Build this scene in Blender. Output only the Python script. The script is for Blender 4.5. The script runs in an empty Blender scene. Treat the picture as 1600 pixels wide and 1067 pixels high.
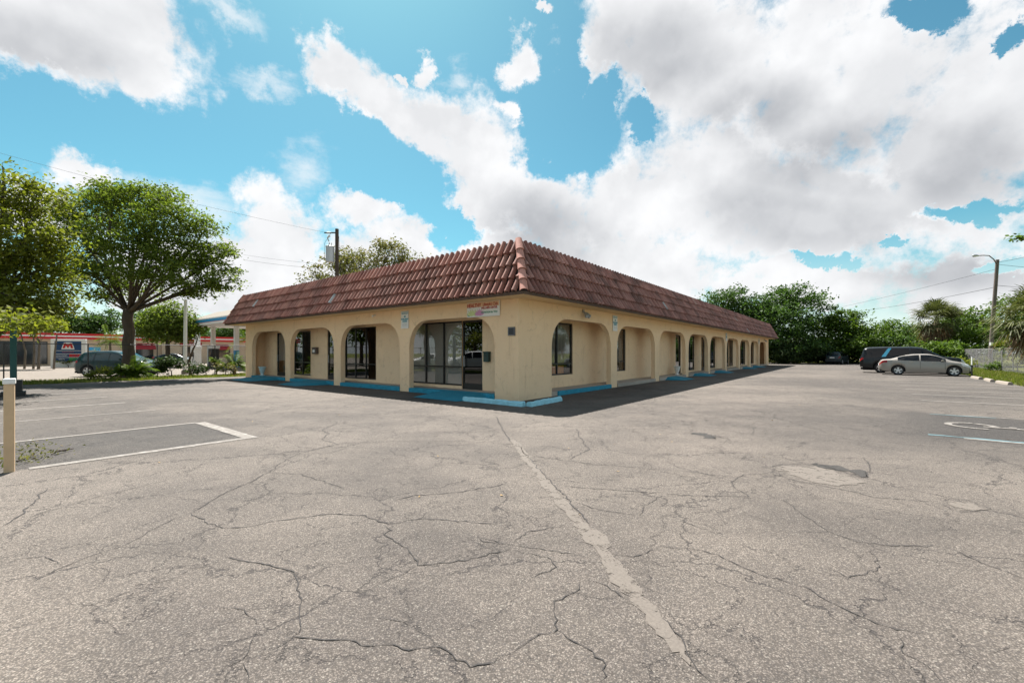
import bpy, math, random
import numpy as np
from mathutils import Vector, Matrix
R = math.radians
SC = bpy.context.scene
COL = SC.collection
random.seed(7)

# ------------------------------------------------------------------ layout
H = 1.52                      # eye height
F = 675.0                     # focal length in photo pixels (photo 1600 wide)
CX, CY = 0.2, 13.5            # near corner of the building
ANG = math.atan2(.7844, .6203)
UU = (math.cos(ANG), math.sin(ANG)); VV = (-math.sin(ANG), math.cos(ANG))

def W(u, v, z=0.0):
    return Vector((CX + UU[0]*u + VV[0]*v, CY + UU[1]*u + VV[1]*v, z))

def px2g(px, py, z=0.0):
    Y = F*(H - z)/(py - 551.0)
    return Vector(((px - 800)/F*Y, Y, z))

def at(px, Y, z=0.0):
    return Vector(((px - 800)/F*Y, Y, z))

def zat(py, Y):
    return H + (551 - py)*Y/F

# ------------------------------------------------------------------ mesh builder
class MB:
    def __init__(s): s.v = []; s.f = []
    def add(s, vs, fs):
        o = len(s.v); s.v += [tuple(p) for p in vs]; s.f += [tuple(i + o for i in f) for f in fs]; return s
    def poly(s, pts): return s.add(pts, [tuple(range(len(pts)))])
    def box(s, x0, x1, y0, y1, z0, z1):
        return s.add([(x0,y0,z0),(x1,y0,z0),(x1,y1,z0),(x0,y1,z0),(x0,y0,z1),(x1,y0,z1),(x1,y1,z1),(x0,y1,z1)],
                     [(0,3,2,1),(4,5,6,7),(0,1,5,4),(1,2,6,5),(2,3,7,6),(3,0,4,7)])
    def prism(s, pts, z0, z1):
        n = len(pts)
        return s.add([(p[0],p[1],z0) for p in pts] + [(p[0],p[1],z1) for p in pts],
                     [tuple(range(n-1,-1,-1)), tuple(range(n,2*n))] + [(i,(i+1)%n,n+(i+1)%n,n+i) for i in range(n)])
    def tube(s, pts, rad, n=8, cap=True):
        pts = [Vector(p) for p in pts]
        if not hasattr(rad, '__len__'): rad = [rad]*len(pts)
        vs = []; fs = []; ref = None
        for i, p in enumerate(pts):
            d = (pts[min(i+1,len(pts)-1)] - pts[max(i-1,0)])
            if d.length < 1e-9: d = Vector((0,0,1))
            d.normalize()
            if ref is None:
                ref = Vector((1,0,0)) if abs(d.x) < .9 else Vector((0,1,0))
            a = (ref - d*ref.dot(d))
            if a.length < 1e-6: a = d.orthogonal()
            a.normalize(); b = d.cross(a); ref = a
            for k in range(n):
                t = 2*math.pi*k/n
                vs.append(p + (a*math.cos(t) + b*math.sin(t))*rad[i])
        for i in range(len(pts)-1):
            for k in range(n):
                fs.append((i*n+k, i*n+(k+1)%n, (i+1)*n+(k+1)%n, (i+1)*n+k))
        if cap:
            fs.append(tuple(range(n-1,-1,-1))); m = (len(pts)-1)*n; fs.append(tuple(range(m, m+n)))
        return s.add(vs, fs)
    def lathe(s, prof, n=20, c=(0,0,0)):
        vs = []; fs = []
        for r, z in prof:
            for k in range(n):
                t = 2*math.pi*k/n; vs.append((c[0]+r*math.cos(t), c[1]+r*math.sin(t), c[2]+z))
        for i in range(len(prof)-1):
            for k in range(n):
                fs.append((i*n+k, i*n+(k+1)%n, (i+1)*n+(k+1)%n, (i+1)*n+k))
        fs.append(tuple(range(n-1,-1,-1))); m = (len(prof)-1)*n; fs.append(tuple(range(m,m+n)))
        return s.add(vs, fs)
    def disc_y(s, c, r, y0, y1, n=24):     # cylinder with axis along y
        vs = []
        for y in (y0, y1):
            for k in range(n):
                t = 2*math.pi*k/n; vs.append((c[0]+r*math.cos(t), y, c[1]+r*math.sin(t)))
        fs = [(k,(k+1)%n,n+(k+1)%n,n+k) for k in range(n)] + [tuple(range(n-1,-1,-1)), tuple(range(n,2*n))]
        return s.add(vs, fs)
    def build(s, name, mat, parent=None, loc=None, rz=0, smooth=False, bevel=0, sharp=40):
        me = bpy.data.meshes.new(name); me.from_pydata(s.v, [], s.f); me.update()
        return link(name, me, mat, parent, loc, rz, smooth, bevel, sharp)

def link(name, me, mat, parent=None, loc=None, rz=0, smooth=False, bevel=0, sharp=40):
    me.materials.append(mat)
    if smooth:
        me.polygons.foreach_set('use_smooth', [True]*len(me.polygons))
        if sharp: me.set_sharp_from_angle(angle=R(sharp))
    o = bpy.data.objects.new(name, me); COL.objects.link(o)
    if parent is not None: o.parent = parent
    if loc is not None: o.location = loc
    o.rotation_euler = (0,0,rz)
    if bevel:
        b = o.modifiers.new('bevel', 'BEVEL'); b.width = bevel; b.segments = 2; b.limit_method = 'ANGLE'
    return o

def np_mesh(name, verts, quads):
    me = bpy.data.meshes.new(name)
    n = len(verts); m = len(quads); k = quads.shape[1]
    me.vertices.add(n); me.vertices.foreach_set('co', verts.astype(np.float32).ravel())
    me.loops.add(m*k); me.loops.foreach_set('vertex_index', quads.astype(np.int32).ravel())
    me.polygons.add(m); me.polygons.foreach_set('loop_start', (np.arange(m)*k).astype(np.int32))
    me.polygons.foreach_set('loop_total', np.full(m, k, np.int32))
    me.update(calc_edges=True); return me

def tag(o, label=None, cat=None, group=None, kind=None):
    if label: o['label'] = label
    if cat: o['category'] = cat
    if group: o['group'] = group
    if kind: o['kind'] = kind
    return o

def empty(name, label, cat, loc=(0,0,0), rz=0, group=None):
    o = bpy.data.objects.new(name, None); COL.objects.link(o)
    o.empty_display_size = .2; o.location = loc; o.rotation_euler = (0,0,rz)
    return tag(o, label, cat, group)

def copy_tree(o, parent=None):
    c = o.copy(); COL.objects.link(c)
    if parent is not None: c.parent = parent
    for ch in list(o.children): copy_tree(ch, c)
    return c

def text(name, body, size, mat, parent, loc, rot=(R(90),0,0), align='CENTER', ext=.002, sx=1.0, bold=0):
    cu = bpy.data.curves.new(name, 'FONT'); cu.body = body; cu.size = size; cu.align_x = align; cu.align_y = 'CENTER'
    cu.extrude = ext; cu.offset = bold
    tmp = bpy.data.objects.new('tmp', cu); COL.objects.link(tmp)
    me = bpy.data.meshes.new_from_object(tmp, depsgraph=bpy.context.evaluated_depsgraph_get()); bpy.data.objects.remove(tmp)
    me.materials.clear(); me.materials.append(mat)
    o = bpy.data.objects.new(name, me); COL.objects.link(o); o.parent = parent; o.location = loc; o.rotation_euler = rot
    o.scale = (sx,1,1)
    return o

# ------------------------------------------------------------------ materials
class NT:
    def __init__(s, tree): s.t = tree; s.n = tree.nodes; s.l = tree.links
    def new(s, typ, **kw):
        nd = s.n.new(typ)
        for k, v in kw.items(): setattr(nd, k, v)
        return nd
    def put(s, sock, val):
        if isinstance(val, bpy.types.NodeSocket): s.l.new(val, sock)
        elif isinstance(val, (tuple, list)):
            sock.default_value = tuple(val) + ((1,) if len(sock.default_value) == 4 and len(val) == 3 else ())
        else: sock.default_value = val
    def math(s, op, a, b=None, c=None, clamp=False):
        nd = s.new('ShaderNodeMath', operation=op, use_clamp=clamp)
        s.put(nd.inputs[0], a)
        if b is not None: s.put(nd.inputs[1], b)
        if c is not None: s.put(nd.inputs[2], c)
        return nd.outputs[0]
    def vmath(s, op, a, b=None):
        nd = s.new('ShaderNodeVectorMath', operation=op)
        s.put(nd.inputs[0], a)
        if b is not None:
            if op == 'SCALE': s.put(nd.inputs['Scale'], b)
            else: s.put(nd.inputs[1], b)
        return nd.outputs['Value'] if op in ('LENGTH','DOT_PRODUCT') else nd.outputs[0]
    def mix(s, f, a, b, mode='MIX'):
        nd = s.new('ShaderNodeMix', data_type='RGBA', blend_type=mode)
        s.put(nd.inputs[0], f); s.put(nd.inputs[6], a); s.put(nd.inputs[7], b); return nd.outputs[2]
    def range(s, x, a, b, c=0., d=1., smooth=True):
        nd = s.new('ShaderNodeMapRange', interpolation_type='SMOOTHSTEP' if smooth else 'LINEAR')
        s.put(nd.inputs[0], x); nd.inputs[1].default_value = a; nd.inputs[2].default_value = b
        nd.inputs[3].default_value = c; nd.inputs[4].default_value = d; return nd.outputs[0]
    def noise(s, vec, scale, detail=4, rough=.55, dist=0, out='Fac', lac=2.0):
        nd = s.new('ShaderNodeTexNoise'); nd.normalize = True
        s.put(nd.inputs['Vector'], vec); nd.inputs['Scale'].default_value = scale; nd.inputs['Detail'].default_value = detail
        nd.inputs['Roughness'].default_value = rough; nd.inputs['Distortion'].default_value = dist
        nd.inputs['Lacunarity'].default_value = lac
        return nd.outputs[out]
    def voro(s, vec, scale, feature='F1', out='Distance', rnd=1.0):
        nd = s.new('ShaderNodeTexVoronoi', feature=feature)
        s.put(nd.inputs['Vector'], vec); nd.inputs['Scale'].default_value = scale; nd.inputs['Randomness'].default_value = rnd
        return nd.outputs[out]

def new_mat(name):
    m = bpy.data.materials.new(name); m.use_nodes = True; m.node_tree.nodes.clear()
    t = NT(m.node_tree); out = t.new('ShaderNodeOutputMaterial'); return m, t, out

def bsdf(t, out, col, rough=.6, metal=0., spec=.5, normal=None, coat=0.):
    p = t.new('ShaderNodeBsdfPrincipled')
    t.put(p.inputs['Base Color'], col); t.put(p.inputs['Roughness'], rough); p.inputs['Metallic'].default_value = metal
    p.inputs['Specular IOR Level'].default_value = spec
    if coat: p.inputs['Coat Weight'].default_value = coat; p.inputs['Coat Roughness'].default_value = .03
    if normal is not None: t.l.new(normal, p.inputs['Normal'])
    t.l.new(p.outputs[0], out.inputs[0]); return p

def bump(t, h, strength=.3, dist=.01):
    b = t.new('ShaderNodeBump'); b.inputs['Strength'].default_value = strength; b.inputs['Distance'].default_value = dist
    t.l.new(h, b.inputs['Height']); return b.outputs[0]

def plain(name, col, rough=.6, metal=0., var=.12, scale=6., spec=.5, coat=0., bmp=0.):
    m, t, out = new_mat(name)
    g = t.new('ShaderNodeTexCoord').outputs['Object']
    n = t.noise(g, scale, 5, .6)
    c = t.mix(n, tuple(x*(1-var) for x in col), tuple(min(1,x*(1+var)) for x in col))
    nm = bump(t, t.noise(g, scale*8, 3), bmp, .01) if bmp else None
    bsdf(t, out, c, rough, metal, spec, nm, coat); return m

def m_asphalt(name, light, dark, crack=True, seed=0., agg=1.0):
    m, t, out = new_mat(name)
    pos = t.vmath('ADD', t.new('ShaderNodeNewGeometry').outputs['Position'], (seed, seed*.7, 0))
    big = t.noise(pos, .16, 6, .62); mid = t.noise(pos, .9, 6, .6)
    f = t.range(t.math('ADD', t.math('MULTIPLY', big, .75), t.math('MULTIPLY', mid, .35)), .40, .68)
    c = t.mix(f, dark, light)
    # worn stripes along the driving direction
    mp = t.new('ShaderNodeMapping'); t.l.new(pos, mp.inputs[0]); mp.inputs['Rotation'].default_value = (0,0,-ANG); mp.inputs['Scale'].default_value = (.05,.6,1)
    if crack:   # resurfaced, darker disabled stall (edges eaten away by wear) and darker parking rows
        rot = t.new('ShaderNodeMapping', vector_type='TEXTURE'); t.l.new(t.new('ShaderNodeNewGeometry').outputs['Position'], rot.inputs[0])
        rot.inputs['Location'].default_value = (CX,CY,0); rot.inputs['Rotation'].default_value = (0,0,ANG)
        nz = t.vmath('SCALE', t.vmath('SUBTRACT', t.noise(pos, 1.1, 7, .68, out='Color'), (.5,.5,.5)), 1.6)
        sq = t.new('ShaderNodeSeparateXYZ'); t.l.new(t.vmath('ADD', rot.outputs[0], nz), sq.inputs[0]); uu, vv = sq.outputs[0], sq.outputs[1]
        m1 = t.math('MULTIPLY', t.math('MULTIPLY', t.range(uu, -.3, .35), t.range(uu, 4.6, 3.9)), t.range(vv, -8.3, -9.9))
        m2 = t.math('MULTIPLY', t.range(vv, -9.0, -11.0), t.range(uu, 3., 8.))
        m3 = t.math('MULTIPLY', t.range(uu, -7.2, -8.0), t.range(vv, 1.5, 3.2))
        sl = t.new('ShaderNodeSeparateXYZ'); t.l.new(t.vmath('ADD', rot.outputs[0], t.vmath('SCALE', nz, .16)), sl.inputs[0])
        m5 = t.math('MULTIPLY', t.math('MULTIPLY', t.range(sl.outputs[0], -11.0, -10.3), t.range(sl.outputs[0], -7.45, -7.62)), t.math('MULTIPLY', t.range(sl.outputs[1], .18, .34), t.range(sl.outputs[1], 3.1, 2.85)))
        c = t.mix(t.math('MULTIPLY', m5, t.range(t.noise(pos, 2.5, 6, .65), .25, .75, .95, .60)), c, (.050,.046,.043))
        m4 = t.math('MULTIPLY', t.range(vv, -6.2, -8.5), t.range(uu, -4., -1.))
        c = t.mix(t.math('MULTIPLY', m1, .85), c, (.046,.042,.040)); c = t.mix(t.math('MULTIPLY', t.math('MAXIMUM', t.math('MAXIMUM', m2, m3), t.math('MULTIPLY', m4, .6)), .38), c, (.05,.046,.044))
    st = t.range(t.noise(mp.outputs[0], 1.2, 5, .6), .52, .72)
    c = t.mix(t.math('MULTIPLY', st, .35), c, tuple(x*.75 for x in dark))
    # aggregate stones in the binder
    gap = t.range(t.voro(pos, 112., out='Distance'), .28, .62, 1.18, .28)
    fine = t.voro(pos, 112., out='Color'); sep = t.new('ShaderNodeSeparateColor'); t.l.new(fine, sep.inputs[0])
    stone = t.math('MULTIPLY', t.range(sep.outputs[0], .0, 1., .45, 1.5, False), gap)
    white = t.range(sep.outputs[1], .95, .99); black = t.range(sep.outputs[2], .83, .93)
    n2 = t.noise(pos, 38., 3, .7)
    stone = t.math('MULTIPLY', stone, t.range(n2, .3, .7, .70, 1.35, False))
    cc = t.new('ShaderNodeCombineColor')
    for k in range(3): t.l.new(stone, cc.inputs[k])
    c = t.mix(.62*agg, c, cc.outputs[0], 'MULTIPLY')
    c = t.mix(t.math('MULTIPLY', white, .40*agg), c, (.30,.275,.24)); c = t.mix(t.math('MULTIPLY', black, .55*agg), c, (.032,.03,.031))
    h = t.math('ADD', sep.outputs[0], t.math('MULTIPLY', n2, 1.5))
    if crack:
        wob = t.vmath('SCALE', t.vmath('SUBTRACT', t.noise(pos, 2.2, 5, .7, out='Color'), (.5,.5,.5)), .55)
        p2 = t.vmath('ADD', pos, wob)
        msk = t.range(t.noise(pos, .45, 3), .44, .58)
        e1 = t.voro(p2, .55, 'DISTANCE_TO_EDGE'); e2 = t.voro(p2, 2.3, 'DISTANCE_TO_EDGE')
        k1 = t.math('MULTIPLY', t.range(e1, .0015, .006, 1, 0), t.range(t.noise(pos, .8, 3), .37, .50, 0, .85))
        k2 = t.math('MULTIPLY', t.range(e2, .002, .009, 1, 0), t.math('MULTIPLY', msk, t.range(t.noise(pos, 3.1, 3), .40, .60, 0, .75)))
        e3 = t.voro(t.vmath('ADD', p2, (7,3,0)), 1.15, 'DISTANCE_TO_EDGE')
        k1 = t.math('MAXIMUM', k1, t.math('MULTIPLY', t.range(e3, .0015, .007, 1, 0), t.range(t.noise(pos, 1.9, 4), .38, .52, 0, .8)))
        pits = t.math('MULTIPLY', t.range(t.noise(pos, 17., 6, .75), .66, .74), t.range(t.noise(pos, .7, 4), .46, .62, 0, .6)); k2 = t.math('MAXIMUM', k2, pits)
        k = t.math('MAXIMUM', k1, k2)
        c = t.mix(k, c, (.035,.031,.03))
        h = t.math('SUBTRACT', h, t.math('MULTIPLY', k, 4.))
    bsdf(t, out, c, .88, 0, .25, bump(t, h, .6, .004)); return m

def m_stucco(name, col, stain=.5, streak=True):
    m, t, out = new_mat(name)
    g = t.new('ShaderNodeTexCoord').outputs['Object']
    n = t.noise(g, .7, 6, .6); n3 = t.noise(g, 3.5, 5, .65)
    c = t.mix(n, tuple(x*.90 for x in col), tuple(min(1,x*1.06) for x in col))
    c = t.mix(t.math('MULTIPLY', t.range(n3, .52, .75), .35*stain), c, tuple(a*b for a, b in zip(col, (.62,.55,.48))))
    if streak:
        mp = t.new('ShaderNodeMapping'); t.l.new(g, mp.inputs[0]); mp.inputs['Scale'].default_value = (2.2,2.2,.22)
        s = t.range(t.noise(mp.outputs[0], 2.0, 5, .65), .56, .74)
        c = t.mix(t.math('MULTIPLY', s, .32*stain), c, tuple(a*b for a, b in zip(col, (.5,.42,.36))))
    fine = t.noise(g, 55., 4, .7); med = t.noise(g, 9., 4, .6)
    if streak:
        hc = t.voro(t.vmath('ADD', g, t.vmath('SCALE', t.noise(g, 2.5, 5, .65, out='Color'), .5)), .75, 'DISTANCE_TO_EDGE')
        c = t.mix(t.math('MULTIPLY', t.range(hc, .002, .008, 1, 0), t.range(t.noise(g, .9, 3), .48, .60, 0, .42)), c, tuple(x*.4 for x in col))
        pt = t.range(t.noise(g, .55, 2, .4), .585, .60); c = t.mix(t.math('MULTIPLY', pt, .22), c, tuple(min(1,x*1.12) for x in col))
    bsdf(t, out, c, .92, 0, .2, bump(t, t.math('ADD', fine, med), .8, .012)); return m

def m_leaf(name, c1, c2, trans=.38, c3=None):
    m, t, out = new_mat(name)
    r = t.new('ShaderNodeNewGeometry').outputs['Random Per Island']
    c = t.mix(r, c1, c2)
    if c3: c = t.mix(t.range(r, .90, .93), c, c3)
    d = t.new('ShaderNodeBsdfDiffuse'); t.put(d.inputs[0], c)
    tr = t.new('ShaderNodeBsdfTranslucent'); t.put(tr.inputs[0], t.mix(1., c, (1.25,1.35,.7), 'MULTIPLY'))
    mx = t.new('ShaderNodeMixShader'); mx.inputs[0].default_value = trans; t.l.new(d.outputs[0], mx.inputs[1]); t.l.new(tr.outputs[0], mx.inputs[2])
    g = t.new('ShaderNodeBsdfGlossy'); g.inputs['Roughness'].default_value = .55; g.inputs[0].default_value = (1,1,1,1)
    m2 = t.new('ShaderNodeMixShader'); m2.inputs[0].default_value = .014; t.l.new(mx.outputs[0], m2.inputs[1]); t.l.new(g.outputs[0], m2.inputs[2])
    t.l.new(m2.outputs[0], out.inputs[0]); return m

def m_tile(name, c1, c2, grime):
    m, t, out = new_mat(name)
    geo = t.new('ShaderNodeNewGeometry'); r = geo.outputs['Random Per Island']
    g = t.new('ShaderNodeTexCoord').outputs['Object']
    c = t.mix(r, c1, c2)
    c = t.mix(t.range(r, .990, .997), c, (.40,.35,.31)); c = t.mix(t.range(r, .9985, .9992), c, (.42,.45,.46))
    n = t.noise(g, 1.1, 6, .65); n2 = t.noise(g, 14., 5, .7)
    c = t.mix(t.math('MULTIPLY', t.range(n, .42, .68), grime), c, (.07,.045,.04))
    c = t.mix(t.math('MULTIPLY', t.range(n2, .5, .72), .40), c, (.36,.25,.21))
    c = t.mix(t.math('MULTIPLY', t.range(t.noise(g, 30., 3), .58, .7), .35), c, (.05,.035,.03))
    bsdf(t, out, c, .8, 0, .3, bump(t, n2, .3, .008)); return m

def m_glass(name, tint=(.45,.47,.47), refl=1.6):
    m, t, out = new_mat(name)
    tr = t.new('ShaderNodeBsdfTransparent'); tr.inputs[0].default_value = (*tint,1)
    gl = t.new('ShaderNodeBsdfGlossy'); gl.inputs['Roughness'].default_value = 0.0; gl.inputs[0].default_value = (.95,.97,1,1)
    lw = t.new('ShaderNodeLayerWeight'); lw.inputs[0].default_value = .5
    fr = t.math('ADD', .045, t.math('MULTIPLY', t.math('POWER', lw.outputs['Facing'], 5.), .95))
    mx = t.new('ShaderNodeMixShader'); t.l.new(t.math('MULTIPLY', fr, refl, clamp=True), mx.inputs[0])
    t.l.new(tr.outputs[0], mx.inputs[1]); t.l.new(gl.outputs[0], mx.inputs[2]); t.l.new(mx.outputs[0], out.inputs[0]); return m

def m_grass(name, c1, c2, c3):
    m, t, out = new_mat(name)
    pos = t.new('ShaderNodeNewGeometry').outputs['Position']
    c = t.mix(t.range(t.noise(pos, .8, 6, .65), .35, .65), c1, c2)
    c = t.mix(t.range(t.noise(pos, .35, 5, .7), .52, .66), c, c3)
    c = t.mix(t.range(t.noise(pos, 25., 3, .7), .3, .7, 0, .5), c, tuple(x*.45 for x in c1))
    bsdf(t, out, c, .95, 0, .1, bump(t, t.noise(pos, 22., 4, .7), .8, .05)); return m

def m_bark(name, col):
    m, t, out = new_mat(name)
    g = t.new('ShaderNodeTexCoord').outputs['Object']
    mp = t.new('ShaderNodeMapping'); t.l.new(g, mp.inputs[0]); mp.inputs['Scale'].default_value = (1,1,.25)
    n = t.noise(mp.outputs[0], 9., 5, .7)
    c = t.mix(n, tuple(x*.45 for x in col), tuple(x*1.4 for x in col))
    bsdf(t, out, c, .95, 0, .1, bump(t, n, .9, .05)); return m

M = {}
M['asphalt'] = m_asphalt('weathered asphalt', (.176,.150,.129), (.096,.083,.074))
M['dark_asphalt'] = m_asphalt('newer dark asphalt', (.052,.048,.045), (.037,.035,.034), False, 31., .55)
M['filler'] = m_asphalt('pale crack filler', (.165,.143,.122), (.135,.117,.10), False, 11., .35)
def m_filler():
    m, t, out = new_mat('pale sandy crack filler'); pos = t.new('ShaderNodeNewGeometry').outputs['Position']
    n = t.noise(pos, 9., 7, .72); g = t.noise(pos, 60., 4, .7)
    c = t.mix(t.range(g, .3, .7), (.108,.092,.079), (.146,.125,.107))
    p = t.new('ShaderNodeBsdfPrincipled'); t.l.new(c, p.inputs['Base Color']); p.inputs['Roughness'].default_value = .9
    t.l.new(t.range(t.math('ADD', n, t.math('MULTIPLY', g, .25)), .44, .60, 0, .92), p.inputs['Alpha']); t.l.new(p.outputs[0], out.inputs[0]); return m
M['filler'] = m_filler()
M['crack'] = plain('crack void', (.03,.027,.026), .95, var=.3)
M['street'] = m_asphalt('pale concrete street', (.215,.182,.152), (.175,.15,.127), False, 5., .3)
M['stucco'] = m_stucco('tan stucco', (.91,.66,.43), .85)
M['stucco_in'] = m_stucco('inner stucco', (.91,.665,.44), 1.0)
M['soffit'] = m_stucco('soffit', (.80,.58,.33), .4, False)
M['tile_l'] = m_tile('terracotta tile', (.235,.088,.066), (.43,.21,.165), .5)
M['tile_r'] = m_tile('weathered tile', (.22,.092,.075), (.40,.20,.17), .65)  # slightly darker and greyer than the short slopes, with more grime
M['tile_hip'] = m_tile('hip tile', (.46,.20,.15), (.55,.26,.21), .1)
M['underlay'] = plain('roof underlay', (.03,.016,.015), .9, var=.4, scale=2)
M['fascia'] = plain('dark fascia board', (.10,.062,.045), .8, var=.3, scale=3)
M['flatroof'] = plain('flat roof', (.35,.33,.31), .9)
M['sidewalk'] = m_asphalt('sidewalk concrete', (.52,.45,.38), (.40,.35,.30), False, 9., .25)
M['teal'] = plain('teal ramp paint', (.008,.20,.30), .75, var=.28, scale=4, bmp=.2)
M['teal_worn'] = plain('worn teal curb paint', (.020,.25,.37), .8, var=.5, scale=5, bmp=.3)
M['sky_paint'] = plain('pale blue curb paint', (.30,.60,.70), .8, var=.35, scale=7, bmp=.5)
M['alu'] = plain('dark window frame', (.018,.017,.016), .4, var=.2)
M['glass'] = m_glass('window glass', (.22,.235,.235), 2.0); M['glass_clear'] = m_glass('clear window glass', (.88,.89,.88), 1.5)
M['glass_dark'] = m_glass('tinted window glass', (.10,.11,.11), 1.9)
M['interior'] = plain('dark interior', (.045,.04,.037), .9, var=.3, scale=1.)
M['blind'] = plain('grey blind', (.40,.36,.33), .8, var=.08, scale=2)
M['brown_door'] = plain('brown door', (.10,.055,.035), .6, var=.2)
M['orange'] = plain('orange wood', (.75,.26,.05), .6, var=.35, scale=9)
M['white'] = plain('white paint', (.78,.77,.75), .5, var=.05)
M['white_line'] = None
M['cream'] = plain('cream painted post', (.60,.42,.255), .8, var=.22, scale=5, bmp=.3)
M['black'] = plain('black metal', (.014,.014,.015), .5, var=.2)
M['dkgreen'] = plain('dark green metal', (.008,.075,.072), .5, var=.25, scale=2)
M['grey_metal'] = plain('grey galvanised metal', (.42,.42,.43), .45, .6, var=.15)
M['grey_paint'] = plain('grey transformer paint', (.38,.40,.43), .5, var=.08)
M['wire'] = plain('cable', (.03,.03,.035), .6)
M['wood_pole'] = m_bark('creosote pole', (.065,.05,.042))
M['grey_pole'] = m_bark('grey weathered pole', (.15,.125,.11))
M['bark'] = m_bark('grey brown bark', (.10,.078,.062))
M['bark_pale'] = m_bark('pale bark', (.20,.165,.13))
M['leaf_oak'] = m_leaf('oak leaf', (.066,.102,.016), (.15,.19,.03), .42)
M['leaf_lime'] = m_leaf('yellow green leaf', (.090,.112,.014), (.185,.195,.027), .42)
M['leaf_yel'] = m_leaf('bright yellow leaf', (.11,.135,.012), (.21,.22,.02), .42)
M['leaf_olive'] = m_leaf('olive leaf', (.085,.092,.026), (.165,.155,.055), .34, (.20,.15,.08))
M['leaf_deep'] = m_leaf('deep green leaf', (.028,.060,.014), (.070,.125,.028), .32)
M['leaf_mid'] = m_leaf('mid green leaf', (.040,.080,.012), (.095,.145,.019), .36)
M['leaf_dark'] = m_leaf('dark shrub leaf', (.022,.042,.014), (.06,.09,.025), .3)
M['frond'] = m_leaf('palm frond', (.055,.068,.022), (.125,.13,.055), .28)
M['frond_green'] = m_leaf('green palm frond', (.05,.10,.012), (.13,.18,.02), .36)
M['frond_dead'] = m_leaf('dead frond', (.11,.07,.038), (.22,.145,.08), .25)
M['grass'] = m_grass('lawn', (.085,.115,.022), (.17,.165,.045), (.26,.20,.115))
M['blade'] = m_leaf('grass blade', (.075,.11,.015), (.17,.18,.04), .4, (.30,.24,.12))
M['store_wall'] = plain('beige store wall', (.58,.45,.32), .85, var=.06, scale=.5)
M['store_glass'] = plain('store window', (.02,.022,.025), .08, var=.3, scale=.4)
M['red'] = plain('red band', (.52,.012,.014), .45, var=.08)
M['red_awning'] = plain('red awning', (.30,.012,.02), .6, var=.1)
M['blue_band'] = plain('blue canopy band', (.02,.26,.52), .45, var=.1)
M['sign_blue'] = plain('deep blue sign', (.006,.05,.15), .4, var=.1)
M['tan_roof'] = plain('tan metal roof', (.17,.14,.105), .7, var=.1)
M['sign_teal'] = plain('teal sign print', (.012,.27,.37), .5)
M['led_green'] = plain('green price panel', (.01,.28,.07), .4)
M['sign_red'] = plain('dark red print', (.42,.035,.04), .5)
M['sign_green'] = plain('green print', (.05,.26,.16), .5)
M['sign_orange'] = plain('orange print', (.74,.50,.32), .5)
M['sign_pink'] = plain('pink print', (.62,.28,.50), .5)
M['sign_yellow'] = plain('yellow green print', (.60,.66,.32), .5)
M['plaque'] = plain('dark bronze plaque', (.03,.032,.04), .45)
M['tyre'] = plain('tyre rubber', (.016,.016,.017), .85)
M['rim'] = plain('alloy rim', (.55,.56,.58), .3, .8, var=.05)
M['tail'] = plain('red lamp lens', (.30,.010,.012), .2, var=.05)
M['amber'] = plain('amber lens', (.70,.22,.05), .2)
M['lens'] = plain('clear lamp lens', (.60,.62,.64), .12)
M['carglass'] = plain('car glass', (.005,.006,.007), .04, var=.05, spec=.35)
M['carglass_teal'] = plain('sky teal car glass', (.006,.05,.065), .05, var=.05, spec=.5)  # teal of the reflected sky put into the glass colour
M['under'] = plain('car underside', (.01,.01,.01), .9)
M['stop'] = plain('concrete wheel stop', (.235,.20,.168), .9, var=.2, scale=7, bmp=.4)
M['twig'] = plain('dead twig', (.05,.035,.025), .9)

def m_line():
    m, t, out = new_mat('worn white line')
    pos = t.new('ShaderNodeNewGeometry').outputs['Position']
    n = t.noise(pos, 9., 6, .7); v = t.noise(pos, 70., 3, .7)
    f = t.range(t.math('ADD', n, t.math('MULTIPLY', v, .35)), .50, .66)
    bsdf(t, out, t.mix(t.math('MULTIPLY', f, .7), (.31,.295,.275), (.11,.095,.083)), .85, 0, .2); return m
M['white_line'] = m_line()
M['faint_line'] = plain('faded line', (.27,.25,.225), .9, var=.25, scale=9)
M['sky_reflection'] = plain('blue sky reflection on pillar', (.10,.42,.58), .25, .6, var=.03)  # sky reflected in the black pillar, put into a blue colour
def paint(name, col): return plain(name, col, .30, 0., var=.02, spec=.3, coat=.22)
M['car_silver'] = plain('champagne silver paint', (.30,.272,.242), .36, .2, var=.02, coat=.4)
M['car_black'] = paint('black car paint', (.008,.011,.014))
M['car_grey'] = paint('dark grey car paint', (.03,.042,.048))
M['car_teal'] = paint('dark teal car paint', (.008,.030,.036))
M['car_white'] = paint('white car paint', (.72,.72,.71))

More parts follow.
